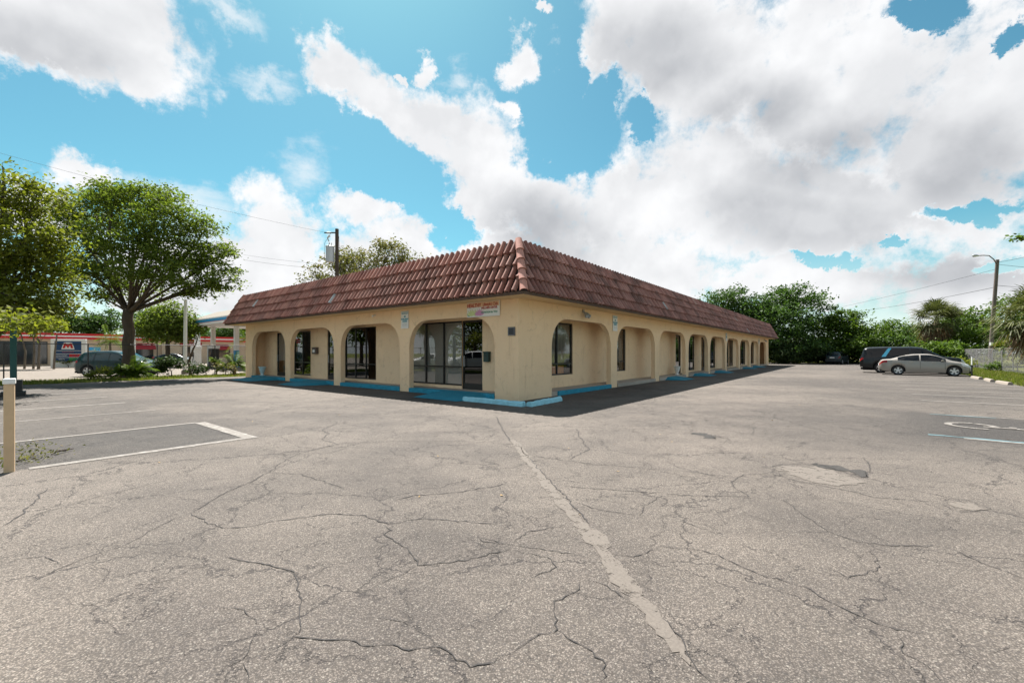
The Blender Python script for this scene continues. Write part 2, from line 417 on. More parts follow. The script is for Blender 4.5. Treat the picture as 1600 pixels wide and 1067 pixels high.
# ------------------------------------------------------------------ world, sun
SUN_EL = R(57.0); SUN_AZ = R(-21.0)      # azimuth from +Y towards +X
sdir = Vector((math.cos(SUN_EL)*math.sin(SUN_AZ), math.cos(SUN_EL)*math.cos(SUN_AZ), math.sin(SUN_EL)))
def make_world():
    w = bpy.data.worlds.new('World'); SC.world = w; w.use_nodes = True; w.node_tree.nodes.clear()
    t = NT(w.node_tree); out = t.new('ShaderNodeOutputWorld'); bg = t.new('ShaderNodeBackground'); bg.inputs[1].default_value = .05
    sky = t.new('ShaderNodeTexSky', sky_type='NISHITA'); sky.sun_disc = False
    sky.sun_elevation = SUN_EL; sky.sun_rotation = SUN_AZ; sky.air_density = 1.0; sky.dust_density = .6; sky.ozone_density = 1.5
    D = t.vmath('NORMALIZE', t.new('ShaderNodeTexCoord').outputs['Generated'])
    sx = t.new('ShaderNodeSeparateXYZ'); t.l.new(D, sx.inputs[0])
    az = t.math('ARCTAN2', sx.outputs[0], sx.outputs[1]); el = t.math('ARCSINE', sx.outputs[2])
    cb = t.new('ShaderNodeCombineXYZ'); t.l.new(az, cb.inputs[0]); t.l.new(el, cb.inputs[1]); P = cb.outputs[0]
    def ang(px, py): return Vector((math.atan2(px-800, F), math.atan2(551-py, math.hypot(F, px-800))))
    # domain warp so that the cloud outlines billow
    wr = t.vmath('SCALE', t.vmath('SUBTRACT', t.noise(D, 7., 9, .68, out='Color'), (.5,.5,.5)), .20)
    Pw = t.vmath('ADD', P, wr)
    def blob(px, py, rx, ry, rot=0, src=None):
        c = ang(px, py); a = R(rot)
        e = ang(px + rx*math.cos(a), py + rx*math.sin(a)) - c; f = ang(px - ry*math.sin(a), py + ry*math.cos(a)) - c
        mp = t.new('ShaderNodeMapping', vector_type='TEXTURE'); t.l.new(src or Pw, mp.inputs[0])
        mp.inputs['Location'].default_value = (c.x, c.y, 0); mp.inputs['Rotation'].default_value = (0,0,math.atan2(e.y, e.x))
        mp.inputs['Scale'].default_value = (e.length, f.length, 1)
        return t.math('SUBTRACT', 1., t.vmath('LENGTH', mp.outputs[0]))
    def union(lst, src=None):
        acc = None
        for b in lst:
            d = blob(*b[:5], src=src) if len(b) >= 5 else blob(*b[:4], src=src)
            if acc is None: acc = d
            else:
                acc = t.math('SMOOTH_MAX', acc, d, .12)
        return acc
    pos = [(90,25,235,92,12),(215,60,82,88,0),(70,85,130,52,14),(190,105,92,46,10),
           (130,256,66,38,6),(440,365,72,68,0),(400,425,150,72,0),(490,440,110,58,0),(300,440,160,80,0),(60,330,70,60,0),
           (528,128,56,40,22),(600,165,92,46,30),(690,225,125,60,36),(780,275,125,82,38),(860,330,130,92,25),(740,335,70,48,38),
           (575,325,60,38,5),(640,385,92,44,10),(560,410,70,58,0),(830,410,150,70,0),
           (985,55,120,115,0),(1090,110,190,125,0),(1300,130,250,155,0),(1520,190,190,190,0),(1090,300,200,120,0),(985,330,110,92,0),
           (1260,330,270,115,0),(1490,300,210,110,0),(1000,420,170,70,0),(1230,450,280,52,0),(1500,450,220,70,0),(1590,40,26,50,0),
           (655,105,20,24,-30),(622,112,10,13,20),(808,95,24,38,15),(800,182,36,15,25),(842,20,14,11,0)]
    neg = [(890,215,66,62,20),(1003,185,26,24,0),(1445,8,58,28,8),(1592,62,24,26,-20),(1520,335,80,17,-8),(1275,412,44,12,8),(1385,385,30,8,0),
           (612,268,92,42,38),(655,328,34,13,15),(712,368,44,24,20),(1580,420,60,14,-10),(560,235,46,40,40),(1100,492,70,10,0),(880,455,28,12,40),(880,120,24,70,15),(930,165,30,40,30)]
    thin = [(360,20,110,30,15),(410,110,90,26,14),(260,300,150,34,18),(480,260,60,60,30),(1180,470,260,50,0),(720,120,40,40,0),(330,370,190,75,12)]
    grey = [(1010,95,150,85,0),(1330,250,230,85,-8),(1240,345,230,62,4),(1500,255,150,90,0),(1490,425,190,36,0),(1180,170,120,60,0),(60,70,160,50,10),(860,360,120,60,20)]
    dp = union(pos); dn = union(neg); dt = union(thin); dg = union(grey, P)
    n1 = t.noise(D, 7.5, 12, .58, .15); n2 = t.noise(D, 22., 10, .66)
    bw = t.math('ABSOLUTE', t.math('SUBTRACT', t.noise(D, 15., 6, .55), .5))      # cauliflower ridges
    fb = t.math('ADD', t.math('MULTIPLY', t.math('SUBTRACT', n1, .5), 1.7), t.math('MULTIPLY', t.math('SUBTRACT', n2, .5), 1.5))
    fb = t.math('SUBTRACT', t.math('ADD', fb, .10), t.math('MULTIPLY', bw, .9))
    # the part of the sky outside the photographed third gets plain broken cloud
    side = t.range(t.math('MAXIMUM', t.math('ABSOLUTE', az), t.math('MULTIPLY', el, 1.45)), .98, 1.25)
    gen = t.math('MULTIPLY', t.math('SUBTRACT', t.noise(D, 2.4, 8, .6), .50), 3.2)
    dd = t.math('SUBTRACT', t.math('MINIMUM', dp, .62), t.math('MULTIPLY', t.range(dn, -.45, .75), 1.15))
    mixd = t.math('ADD', t.math('MULTIPLY', dd, t.math('SUBTRACT', 1., side)), t.math('MULTIPLY', gen, side))
    dens = t.math('ADD', t.math('MULTIPLY', t.math('MINIMUM', mixd, .62), 1.25), t.math('MULTIPLY', fb, .95))
    a1 = t.range(dens, -.16, .58)
    mps = t.new('ShaderNodeMapping'); t.l.new(P, mps.inputs[0]); mps.inputs['Rotation'].default_value = (0,0,R(20)); mps.inputs['Scale'].default_value = (5,17,1)
    ws = t.noise(mps.outputs[0], 1.0, 9, .62, .4)
    a2 = t.math('MULTIPLY', t.range(t.math('ADD', dt, t.math('MULTIPLY', t.math('SUBTRACT', ws, .5), 2.6)), .05, 1.2), .62)
    hz = t.math('MULTIPLY', t.range(el, .24, -.02), .80)
    alpha = t.math('MAXIMUM', t.math('MAXIMUM', a1, a2), hz)
    # cloud shading: grey thick bases, bright billowing tops
    up = t.vmath('ADD', D, (-.006,.0,.03))
    rel = t.math('SUBTRACT', t.noise(D, 8., 7, .52), t.noise(up, 8., 7, .52))
    lit = t.range(rel, -.07, .07, 0, 1, False)
    soft = t.math('SUBTRACT', t.noise(D, 3.6, 5, .5), t.noise(t.vmath('ADD', D, (-.015,0,.07)), 3.6, 5, .5))
    lit2 = t.range(soft, -.11, .11, 0, 1)
    thick = t.range(mixd, .02, .42)
    g = t.math('MULTIPLY', t.range(t.math('ADD', dg, t.math('MULTIPLY', t.math('SUBTRACT', n1, .5), .6)), -.25, .70), t.range(mixd, .05, .5))
    sh = t.math('ADD', t.math('MULTIPLY', g, .58), t.math('MULTIPLY', thick, t.math('ADD', t.math('MULTIPLY', t.math('SUBTRACT', 1., lit), .13), t.math('MULTIPLY', t.math('SUBTRACT', 1., lit2), .26))), clamp=True)
    cc = t.mix(sh, (7.3,7.35,7.45), (3.6,3.72,3.95))
    tint = t.mix(1., sky.outputs[0], (.52,.98,.87), 'MULTIPLY')
    final = t.mix(alpha, tint, cc)
    below = t.range(sx.outputs[2], -.02, 0.)
    final = t.mix(below, (1.0,.95,.8), final)
    t.l.new(final, bg.inputs[0]); t.l.new(bg.outputs[0], out.inputs[0])
    w.cycles.sampling_method = 'MANUAL'; w.cycles.sample_map_resolution = 512
make_world()
sl = bpy.data.lights.new('sun', 'SUN'); sl.energy = 5.0; sl.angle = R(.5); sl.color = (1,.955,.89)
so = bpy.data.objects.new('sun', sl); COL.objects.link(so); so.rotation_euler = sdir.to_track_quat('Z','Y').to_euler(); so.location = (0,0,40)

cam = bpy.data.cameras.new('camera'); co = bpy.data.objects.new('camera', cam); COL.objects.link(co)
co.location = (0,0,H); co.rotation_euler = (R(90),0,0); cam.sensor_width = 36; cam.lens = F/1600*36; cam.shift_y = 17.5/1600
cam.clip_start = .05; cam.clip_end = 2000; SC.camera = co
SC.view_settings.view_transform = 'Standard'; SC.view_settings.look = 'None'; SC.view_settings.exposure = 1.47; SC.view_settings.gamma = 1
SC.cycles.max_bounces = 8; SC.cycles.transparent_max_bounces = 12; SC.cycles.use_denoising = True

# ------------------------------------------------------------------ ground
def sheet(name, uvpts, z, mat):
    return tag(MB().poly([W(u, v, z) for u, v in uvpts]).build(name, mat), kind='structure')
tag(MB().poly([(-700,-400,-.04),(700,-400,-.04),(700,900,-.04),(-700,900,-.04)]).build('terrain', M['grass']), kind='structure')
sheet('street', [(-90,27.0),(75,27.0),(75,110),(-90,110)], -.02, M['street'])
sheet('parking_lot', [(-40,-14.3),(67,-14.3),(67,22.6),(-40,22.6)], 0, M['asphalt'])
sheet('planting_strip', [(-14,.1),(-10.55,.1),(-10.75,9),(-10.6,22.6),(-14,22.6)], .012, M['grass'])

# darker resurfaced stalls

def strip_uv(mb, a, b, w, z=.0065, n=10, jit=.006):
    a = Vector(a); b = Vector(b); d = (b-a).normalized(); q = Vector((-d.y, d.x)); L = (b-a).length
    n = max(2, int(L*5)); l = []; r = []
    for i in range(n+1):
        p = a + d*(L*i/n)
        l.append(p + q*(w/2 + random.uniform(-jit,jit))); r.append(p - q*(w/2 + random.uniform(-jit,jit)))
    for i in range(n):
        mb.poly([W(*r[i],z), W(*r[i+1],z), W(*l[i+1],z), W(*l[i],z)])
mb = MB()
strip_uv(mb, (-10.2,.25), (-7.45,.25), .16); strip_uv(mb, (-10.5,2.96), (-7.62,2.98), .13)
strip_uv(mb, (-7.56,.31), (-7.56,2.93), .20, z=.0075)
strip_uv(mb, (-10.5,6.2), (-7.6,6.3), .10)
strip_uv(mb, (.25,-9.75), (.1,-14.2), .10); strip_uv(mb, (4.2,-10.2), (4.2,-14.2), .08)
tag(mb.build('road_marking', M['white_line']), kind='structure')
mb = MB()
for v in (9.1, 11.9, 14.7, 17.5): strip_uv(mb, (-10.5,v), (-7.7,v+.05), .09)
for u in (8.2, 10.9, 13.6, 16.3, 19.0, 21.7, 24.4, 27.1, 31.2, 34.6): strip_uv(mb, (u,-9.9), (u,-14.1), .08)
tag(mb.build('road_marking_faded', M['faint_line']), kind='structure')
mb = MB(); strip_uv(mb, (.37,-9.3), (.27,-12.2), .10, jit=.03)
strip_uv(mb, (4.08,-9.7), (4.08,-10.8), .06, jit=.02)
tag(mb.build('road_marking_blue', plain('worn blue line', (.085,.155,.175), .9, var=.35, scale=8)), kind='structure')
# wheelchair symbol painted in the stall (head away from the drive aisle)
mb = MB()
def sym(pts, w):
    for a, b in zip(pts[:-1], pts[1:]): strip_uv(mb, a, b, w, z=.011, jit=.003)
def sq(a, b): return (2.45 + a*.8, -10.45 - b*.95)
arc = [(2.24 + .43*math.cos(R(x)), -10.22 + .43*math.sin(R(x))) for x in range(0, 200, 12)]
sym(arc, .12)
sym([(2.64,-10.24),(2.50,-10.42),(2.20,-10.52),(2.17,-10.95)], .13); sym([(2.20,-10.30),(2.17,-10.52)], .13); sym([(2.18,-10.70),(2.42,-10.74)], .10)
hd = [(2.15 + .12*math.cos(R(x)), -11.16 + .12*math.sin(R(x))) for x in range(0,360,30)]
mb.poly([W(p[0],p[1],.0115) for p in hd])
tag(mb.build('road_marking_wheelchair', M['white_line']), kind='structure')

# cracks (traced as ribbons lying on the ground)
def zl(pts): return [px2g(x/2, 680+y/2) for x, y in pts]
def zr(pts): return [px2g(800+x/2, 640+y/2) for x, y in pts]
def z3(pts): return [px2g(400+x/4, 640+y/4) for x, y in pts]
CR = [
 (z3([(485,70),(515,82),(410,130),(450,150),(415,182),(515,220),(400,240)]),.012),(z3([(515,212),(640,205),(1040,195),(1300,200),(1600,215)]),.009),
 (z3([(1500,40),(1540,120),(1590,200)]),.014),(z3([(1400,790),(1430,820),(1600,835)]),.007),(z3([(830,250),(880,280),(970,296)]),.007),(z3([(700,525),(760,495),(800,492)]),.006),
 (zl([(0,618),(60,600),(130,575),(240,545),(330,515),(400,490),(470,465),(550,445),(600,415),(660,400),(700,382)]),.005),
 (zl([(700,382),(750,392),(810,403),(870,412),(920,428),(940,470),(942,510),(935,560),(940,600),(915,630)]),.0075),
 (zl([(845,670),(915,638),(985,645),(1070,633),(1130,655),(1210,648),(1280,670),(1350,662),(1420,680),(1470,722),(1540,705),(1600,680)]),.007),
 (zl([(590,245),(640,275),(700,290),(780,285),(860,268),(950,255),(1040,245),(1130,250),(1180,262),(1215,275),(1260,270),(1310,262),(1370,262),(1430,270),(1550,277)]),.009),
 (zl([(1215,275),(1200,315),(1270,345),(1290,380),(1310,402),(1380,400),(1450,395),(1520,375),(1600,352)]),.009),
 (zl([(590,245),(640,215),(700,180),(780,148),(840,115),(880,85),(940,55),(1040,30)]),.010),
 (zl([(590,245),(530,270),(450,310),(370,350),(280,380),(190,415),(90,465)]),.006),
 (zl([(840,118),(940,122),(1000,140),(1080,168)]),.008),(zl([(10,285),(60,250),(110,210),(150,165)]),.012),
 (zl([(0,390),(130,382),(190,403)]),.006),(zl([(690,735),(760,700),(785,650),(790,610)]),.005),(zl([(760,712),(770,774)]),.005),
 (zl([(1230,200),(1300,188),(1360,187),(1450,175),(1590,155)]),.010),(zl([(10,285),(120,245),(300,195),(420,165),(520,140)]),.006),
 (zl([(1150,570),(1220,575),(1290,600)]),.004),(zl([(680,535),(760,545),(830,600)]),.004),(zl([(1310,262),(1330,240)]),.006),
 (zl([(1500,320),(1560,335),(1600,340)]),.007),(zl([(1310,405),(1240,440),(1160,480)]),.005),
 (zr([(0,750),(70,712),(140,685),(130,630),(140,600),(200,570),(215,540)]),.007),
 (zr([(140,685),(200,720),(260,750),(295,780),(290,850)]),.008),
 (zr([(0,440),(60,450),(110,460),(130,490),(60,525)]),.007),(zr([(0,420),(110,438),(220,455)]),.007),(zr([(130,490),(190,515)]),.006),
 (zr([(460,425),(560,435),(640,455),(720,490),(790,520),(870,540),(950,570),(1020,610),(1080,640),(1200,685),(1290,700)]),.007),
 (zr([(60,145),(160,158),(260,170),(400,182),(540,192),(640,205),(700,215)]),.009),
 (zr([(160,240),(300,250),(400,257),(470,262),(560,268),(740,272),(700,245),(690,225),(720,205),(800,198),(900,225),(1050,255),(1150,275),(1320,288)]),.009),
 (zr([(470,262),(440,285),(410,300),(405,335)]),.007),(zr([(850,285),(920,335),(990,380),(1080,410),(1200,425),(1350,428)]),.007),
 (zr([(1350,428),(1450,470),(1550,510),(1600,530)]),.006),(zr([(10,410),(50,380),(150,365)]),.008),
 (zr([(1330,290),(1400,320),(1500,310),(1420,285),(1330,275)]),.006),(zr([(800,180),(860,170),(960,172),(1040,195),(1110,215)]),.010),
 (zr([(200,60),(215,90),(240,125),(180,155)]),.012),(zr([(520,45),(600,45),(760,55),(750,80)]),.010),(zr([(320,455),(380,465),(460,435)]),.007),
 (zr([(240,530),(300,550),(350,590),(380,612)]),.006),(zr([(475,650),(520,710),(560,780),(600,850)]),.008),
 (zr([(20,110),(70,170),(130,235),(180,290),(240,360)]),.012),(zr([(990,380),(900,380)]),.006),(zr([(1130,440),(1135,500),(1050,525),(980,490)]),.006),
 (zr([(1110,215),(1120,180),(1100,150)]),.009),(zr([(800,140),(880,160),(1000,150),(1180,155)]),.008),(zr([(1210,700),(1230,760),(1300,800),(1340,850)]),.005),
 (zr([(1480,760),(1520,750),(1600,745)]),.005),(zr([(200,290),(260,310),(390,330)]),.007),(zr([(500,340),(560,360),(640,390)]),.006)]
mb = MB(); rnd = random.Random(3)
for pts, w in CR:
    pts = [Vector((p.x,p.y)) for p in pts]
    fine = []
    for a, b in zip(pts[:-1], pts[1:]):
        n = max(2, int((b-a).length/.035)); 
        n = min(n, 60)
        for i in range(n): fine.append(a.lerp(b, i/n))
    fine.append(pts[-1])
    off = 0; L = []; Rr = []; N = len(fine)
    for i, p in enumerate(fine):
        d = (fine[min(i+1,N-1)] - fine[max(i-1,0)]).normalized(); q = Vector((-d.y,d.x))
        off = off*.66 + rnd.gauss(0,.0095)
        ww = 1.08*w*rnd.uniform(.3,1.25)*min(1,(i+1)/4,(N-i)/4)*(1.0 + .035*p.y)
        c = p + q*off
        L.append(c+q*ww*.5); Rr.append(c-q*ww*.5)
    for i in range(N-1): mb.poly([(*Rr[i],.0045),(*Rr[i+1],.0045),(*L[i+1],.0045),(*L[i],.0045)])
tag(mb.build('asphalt_cracks', M['crack']), kind='structure')

def ragged(pts, seed, amp):
    rr = random.Random(seed); out = []
    for i, a in enumerate(pts):
        b = pts[(i+1)%len(pts)]; n = max(2, int((b-a).length/.05)); n = min(n, 30)
        for k in range(n):
            p = a.lerp(b, k/n); out.append((p.x+rr.gauss(0,amp), p.y+rr.gauss(0,amp), .0045))
    return out
mb = MB()
seam = [[(2,96),(18,98),(50,140),(62,175),(96,205),(84,206),(40,165),(12,125)],[(88,226),(120,226),(140,250),(120,262),(96,246)],
        [(132,288),(152,282),(182,294),(176,312),(160,308)],[(168,326),(196,316),(212,338),(190,342)],
        [(210,368),(248,370),(296,392),(304,424),(292,440),(312,472),(346,492),(384,540),(410,580),(384,590),(352,566),(310,540),(300,500),(270,440),(216,402)],
        [(396,580),(424,592),(452,630),(490,690),(508,716),(470,712),(436,690),(408,640)],[(514,728),(530,738),(572,796),(556,796),(520,752)]]
path = zr([(0,95),(40,140),(85,200),(110,240),(150,285),(185,325),(215,360),(250,400),(290,450),(340,520),(400,600),(450,660),(500,720),(560,795)])
rs = random.Random(8); fp = []
for a, b in zip(path[:-1], path[1:]):
    n = max(2, int((b-a).length/.06)); fp += [a.lerp(b, i/n) for i in range(n)]
for a, b in zip(fp[:-1], fp[1:]):
    d = (b-a).xy.normalized(); q = Vector((-d.y,d.x,0)); wa, wb = getattr(mb,'wl',.05), rs.uniform(.028,.075); mb.wl = wb
    mb.poly([a-q*wa+Vector((0,0,.0035)), b-q*wb+Vector((0,0,.0035)), b+q*wb+Vector((0,0,.0035)), a+q*wa+Vector((0,0,.0035))])
for k, s in enumerate(seam): mb.poly(ragged(zr(s), k, .010))
for k, s in enumerate([[(815,184),(870,178),(955,178),(1015,198),(1095,226),(1075,236),(960,233),(880,206)],[(1350,292),(1420,290),(1480,312),(1400,316)]]): mb.poly(ragged(zr(s), 20+k, .03))
tag(mb.build('asphalt_patch', M['filler']), kind='structure')
mb = MB()
for k, s in enumerate([[(552,72),(600,74),(655,88),(612,92)],[(945,172),(1000,170),(1040,182),(1100,196),(1108,212),(1050,196),(990,184)]]): mb.poly(ragged(zr(s), 40+k, .05))
tag(mb.build('asphalt_pothole', M['dark_asphalt']), kind='structure')

# ------------------------------------------------------------------ the building
BL, BW_ = 50.5, 21.2            # right face length, left face length
WT, BD = .21, .95               # arcade wall thickness, depth of the arcade
WH = 3.22                       # soffit height
SL = .15                        # sidewalk height
bld = empty('commercial_building', 'long tan stucco commercial building with arched arcades and red barrel tile mansard roof', 'building', (CX,CY,0), ANG)

def arch_curve(a, b, spring=1.66, crown=2.74, rx=1.12, n=10):
    pts = []
    for i in range(n+1):
        t = math.pi/2*i/n
        c, s_ = math.cos(t), math.sin(t)
        pts.append((a + rx*(1 - c**.85), spring + (crown-spring)*s_**.92))
    for i in range(n+1):
        t = math.pi/2*(1-i/n)
        c, s_ = math.cos(t), math.sin(t)
        pts.append((b - rx*(1 - c**.85), spring + (crown-spring)*s_**.92))
    return pts
def arcade(L, openings, first=0.0):
    mb = MB(); y0, y1 = 0.0, WT
    edges = [first] + [x for o in openings for x in o] + [L]
    for k in range(0, len(edges), 2):
        a, b = edges[k], edges[k+1]
        mb.add([(a,y0,0),(b,y0,0),(b,y0,WH),(a,y0,WH),(a,y1,0),(b,y1,0),(b,y1,WH),(a,y1,WH)], [(0,1,2,3),(5,4,7,6),(1,5,6,2),(4,0,3,7)])
    for a, b in openings:
        cv = arch_curve(a, b)
        for (xa, za), (xb, zb) in zip(cv[:-1], cv[1:]):
            if xb - xa < 1e-6: continue
            mb.add([(xa,y0,za),(xb,y0,zb),(xb,y0,WH),(xa,y0,WH),(xa,y1,za),(xb,y1,zb),(xb,y1,WH),(xa,y1,WH)], [(0,1,2,3),(5,4,7,6),(0,4,5,1)])
    return mb
OPR = [(1.9+5.28*k, 1.9+5.28*k+4.66) for k in range(9)]
OPL = [(.97+4.97*k, .97+4.97*k+4.38) for k in range(4)]
arcade(BL, OPR).build('arcade_wall', M['stucco'], bld)
a2 = arcade(BW_, OPL, first=WT)
a2.v = [(y, x, z) for x, y, z in a2.v]; a2.f = [tuple(reversed(f)) for f in a2.f]
a2.build('arcade_wall', M['stucco'], bld)
# end returns and rear shell
mb = MB()
mb.box(BL-WT, BL-.003, WT, BD-.003, 0, WH-.01); mb.box(WT, BD-.003, BW_-WT, BW_-.003, 0, WH-.01)
mb.box(BL-.20, BL-.01, BD+.16, BW_-.22, 0, WH); mb.box(BD+.16, BL-.01, BW_-.20, BW_-.01, 0, WH)
mb.build('end_wall', M['stucco'], bld)
# inner walls with openings
def inner_wall(L, ops, x0):
    mb = MB(); x = x0; y0, y1 = BD, BD+.15
    for a, b, z0, z1 in sorted(ops):
        mb.box(x, a, y0, y1, 0, WH); 
        if z0 > SL+.02: mb.box(a, b, y0, y1, 0, z0)
        mb.box(a, b, y0, y1, z1, WH); x = b
    mb.box(x, L, y0, y1, 0, WH); return mb
WIN_R = [('w',2.7,4.96,.63,2.72,1),('w',8.1,10.28,.60,2.72,1),('d',18.2,19.3,SL,2.7,0),('w',20.6,22.5,.25,2.72,0),('d',24.3,25.3,SL,2.7,0),
         ('w',26.5,28.5,.25,2.72,2),('w',32.6,35.4,.25,2.72,0),('w',38.5,41.4,.25,2.72,0),('w',44.2,46.5,.25,2.72,0)]
WIN_L = [('d',2.38,3.42,SL,2.73,0),('w',3.42,6.62,.26,2.73,1),('w',8.95,11.6,.27,2.72,0),('d',12.2,13.25,SL,2.7,0),('w',15.0,17.0,.27,2.72,0),('d',17.9,19.15,SL,2.7,1)]
inner_wall(BL, [w[1:5] for w in WIN_R], BD).build('inner_wall', M['stucco_in'], bld)
m2 = inner_wall(BW_, [w[1:5] for w in WIN_L], BD+.15); m2.v = [(y,x,z) for x,y,z in m2.v]; m2.f = [tuple(reversed(f)) for f in m2.f]
m2.build('inner_wall', M['stucco_in'], bld)

def make_window(kind, w, z0, z1, style, n, at_loc, rz, lower=True):
    fw = .055; h = z1 - z0
    mb = MB()
    mb.box(0,fw,0,.07,0,h); mb.box(w-fw,w,0,.07,0,h); mb.box(fw,w-fw,0,.07,h-fw,h); mb.box(fw,w-fw,0,.07,0,fw if kind == 'w' else .22)
    cell = w/n
    for i in range(1, n): mb.box(i*cell-.03, i*cell+.03, .003, .068, fw, h-fw)
    zb = (.98 - z0) if (kind == 'w' and z0 < .4) else ((1.08-z0) if kind == 'w' else 0)
    if zb: mb.box(fw, w-fw, .006, .064, zb-.025, zb+.025)
    fr = mb.build('window' if kind == 'w' else 'door', M['alu'], bld, at_loc, rz)
    MB().box(fw*.5, w-fw*.5, .034, .040, fw*.5, h-fw*.5).build('pane', M['glass_clear' if style else 'glass'], fr)
    if kind == 'd':
        MB().box(.09,.12,-.05,-.02,.85,1.25).box(.09,.12,-.02,.0,.87,.90).box(.09,.12,-.02,.0,1.2,1.23).build('handle', M['grey_metal'], fr)
    if style == 1:
        b = MB(); bottom = zb + .04 if kind == 'w' and z0 > .4 else (.05 if kind == 'w' else .9); k = 0; x = fw
        while x < w - fw:      # vertical blind slats, slightly turned
            b.poly([(x,.075,bottom),(min(x+.115,w-fw),.10,bottom),(min(x+.115,w-fw),.10,h-.06),(x,.075,h-.06)]); x += .105
        b.build('blind', M['blind'], fr)
    if style == 2:
        MB().box(w*.1, w*.45, .2, .22, .5, h-.1).build('blind', M['blind'], fr)
    return fr
for k, a, b, z0, z1, st in WIN_R:
    f = make_window(k, b-a, z0, z1, st, 1 if k == 'd' else (2 if b-a < 2.6 else 3), (a, BD+.04, z0), 0)
for k, a, b, z0, z1, st in WIN_L:
    f = make_window(k, b-a, z0, z1, st, 1 if k == 'd' else (3 if b-a > 2.6 else 2), (BD+.04, b, z0), R(-90))
# dark rooms behind the glass
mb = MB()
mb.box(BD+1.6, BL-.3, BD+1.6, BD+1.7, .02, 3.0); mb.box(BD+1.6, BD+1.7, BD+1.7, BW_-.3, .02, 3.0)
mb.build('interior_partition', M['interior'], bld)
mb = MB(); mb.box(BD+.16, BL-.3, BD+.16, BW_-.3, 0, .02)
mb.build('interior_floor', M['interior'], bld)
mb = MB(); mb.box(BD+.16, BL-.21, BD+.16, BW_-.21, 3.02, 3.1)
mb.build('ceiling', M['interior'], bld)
# low orange shelf seen through the first right-hand window
mb = MB()
for i in range(3): mb.box(2.85, 4.2, BD+.30+.1*i, BD+.36+.1*i, .66, .85+.10*i)
mb.box(4.25, 4.8, BD+.35, BD+.5, .66, .98)
shelf = tag(mb.build('wooden_shelf', M['orange'], loc=(CX,CY,0), rz=ANG), 'low orange wooden shelf boards seen behind the corner window glass', 'shelf')

# roof: eaves, mansard slopes, tiles
OV, TOPO, ZE, ZT = .83, .05, 3.29, 4.99
mb = MB()
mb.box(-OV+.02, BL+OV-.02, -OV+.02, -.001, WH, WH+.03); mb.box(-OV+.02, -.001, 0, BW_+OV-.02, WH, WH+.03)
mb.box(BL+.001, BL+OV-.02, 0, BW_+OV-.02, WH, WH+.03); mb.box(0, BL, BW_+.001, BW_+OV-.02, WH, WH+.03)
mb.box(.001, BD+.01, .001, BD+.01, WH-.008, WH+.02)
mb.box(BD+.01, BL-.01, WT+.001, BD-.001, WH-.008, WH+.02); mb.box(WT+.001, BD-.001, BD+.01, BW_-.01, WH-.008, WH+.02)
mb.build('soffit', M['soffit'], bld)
mb = MB()
mb.box(-OV-.03, BL+OV+.03, -OV-.03, -OV+.018, WH-.02, ZE-.005); mb.box(-OV-.03, -OV+.018, -OV+.02, BW_+OV+.03, WH-.02, ZE-.005)
mb.box(BL+OV-.018, BL+OV+.03, -OV+.02, BW_+OV-.02, WH-.02, ZE-.005); mb.box(-OV+.02, BL+OV+.03, BW_+OV-.018, BW_+OV+.03, WH-.02, ZE-.005)
mb.build('fascia', M['fascia'], bld)
mb = MB()
e0 = (-OV,-OV,ZE); e1 = (BL+OV,-OV,ZE); e2 = (BL+OV,BW_+OV,ZE); e3 = (-OV,BW_+OV,ZE)
t0 = (-TOPO,-TOPO,ZT); t1 = (BL+TOPO,-TOPO,ZT); t2 = (BL+TOPO,BW_+TOPO,ZT); t3 = (-TOPO,BW_+TOPO,ZT)
mb.poly([e0,e1,t1,t0]); mb.poly([e1,e2,t2,t1]); mb.poly([e2,e3,t3,t2]); mb.poly([e3,e0,t0,t3])
mb.build('roof_slope', M['underlay'], bld)
mb = MB(); ii = .25
mb.poly([(ii,ii,ZT-.5),(BL-ii,ii,ZT-.5),(BL-ii,BW_-ii,ZT-.5),(ii,BW_-ii,ZT-.5)])
mb.box(-TOPO,BL+TOPO,-TOPO,ii,ZT-.6,ZT-.01); mb.box(-TOPO,ii,ii,BW_+TOPO,ZT-.6,ZT-.01); mb.box(BL-ii,BL+TOPO,ii,BW_+TOPO,ZT-.6,ZT-.01); mb.box(ii,BL-ii,BW_-ii,BW_+TOPO,ZT-.6,ZT-.01)
mb.build('flat_roof', M['flatroof'], bld)
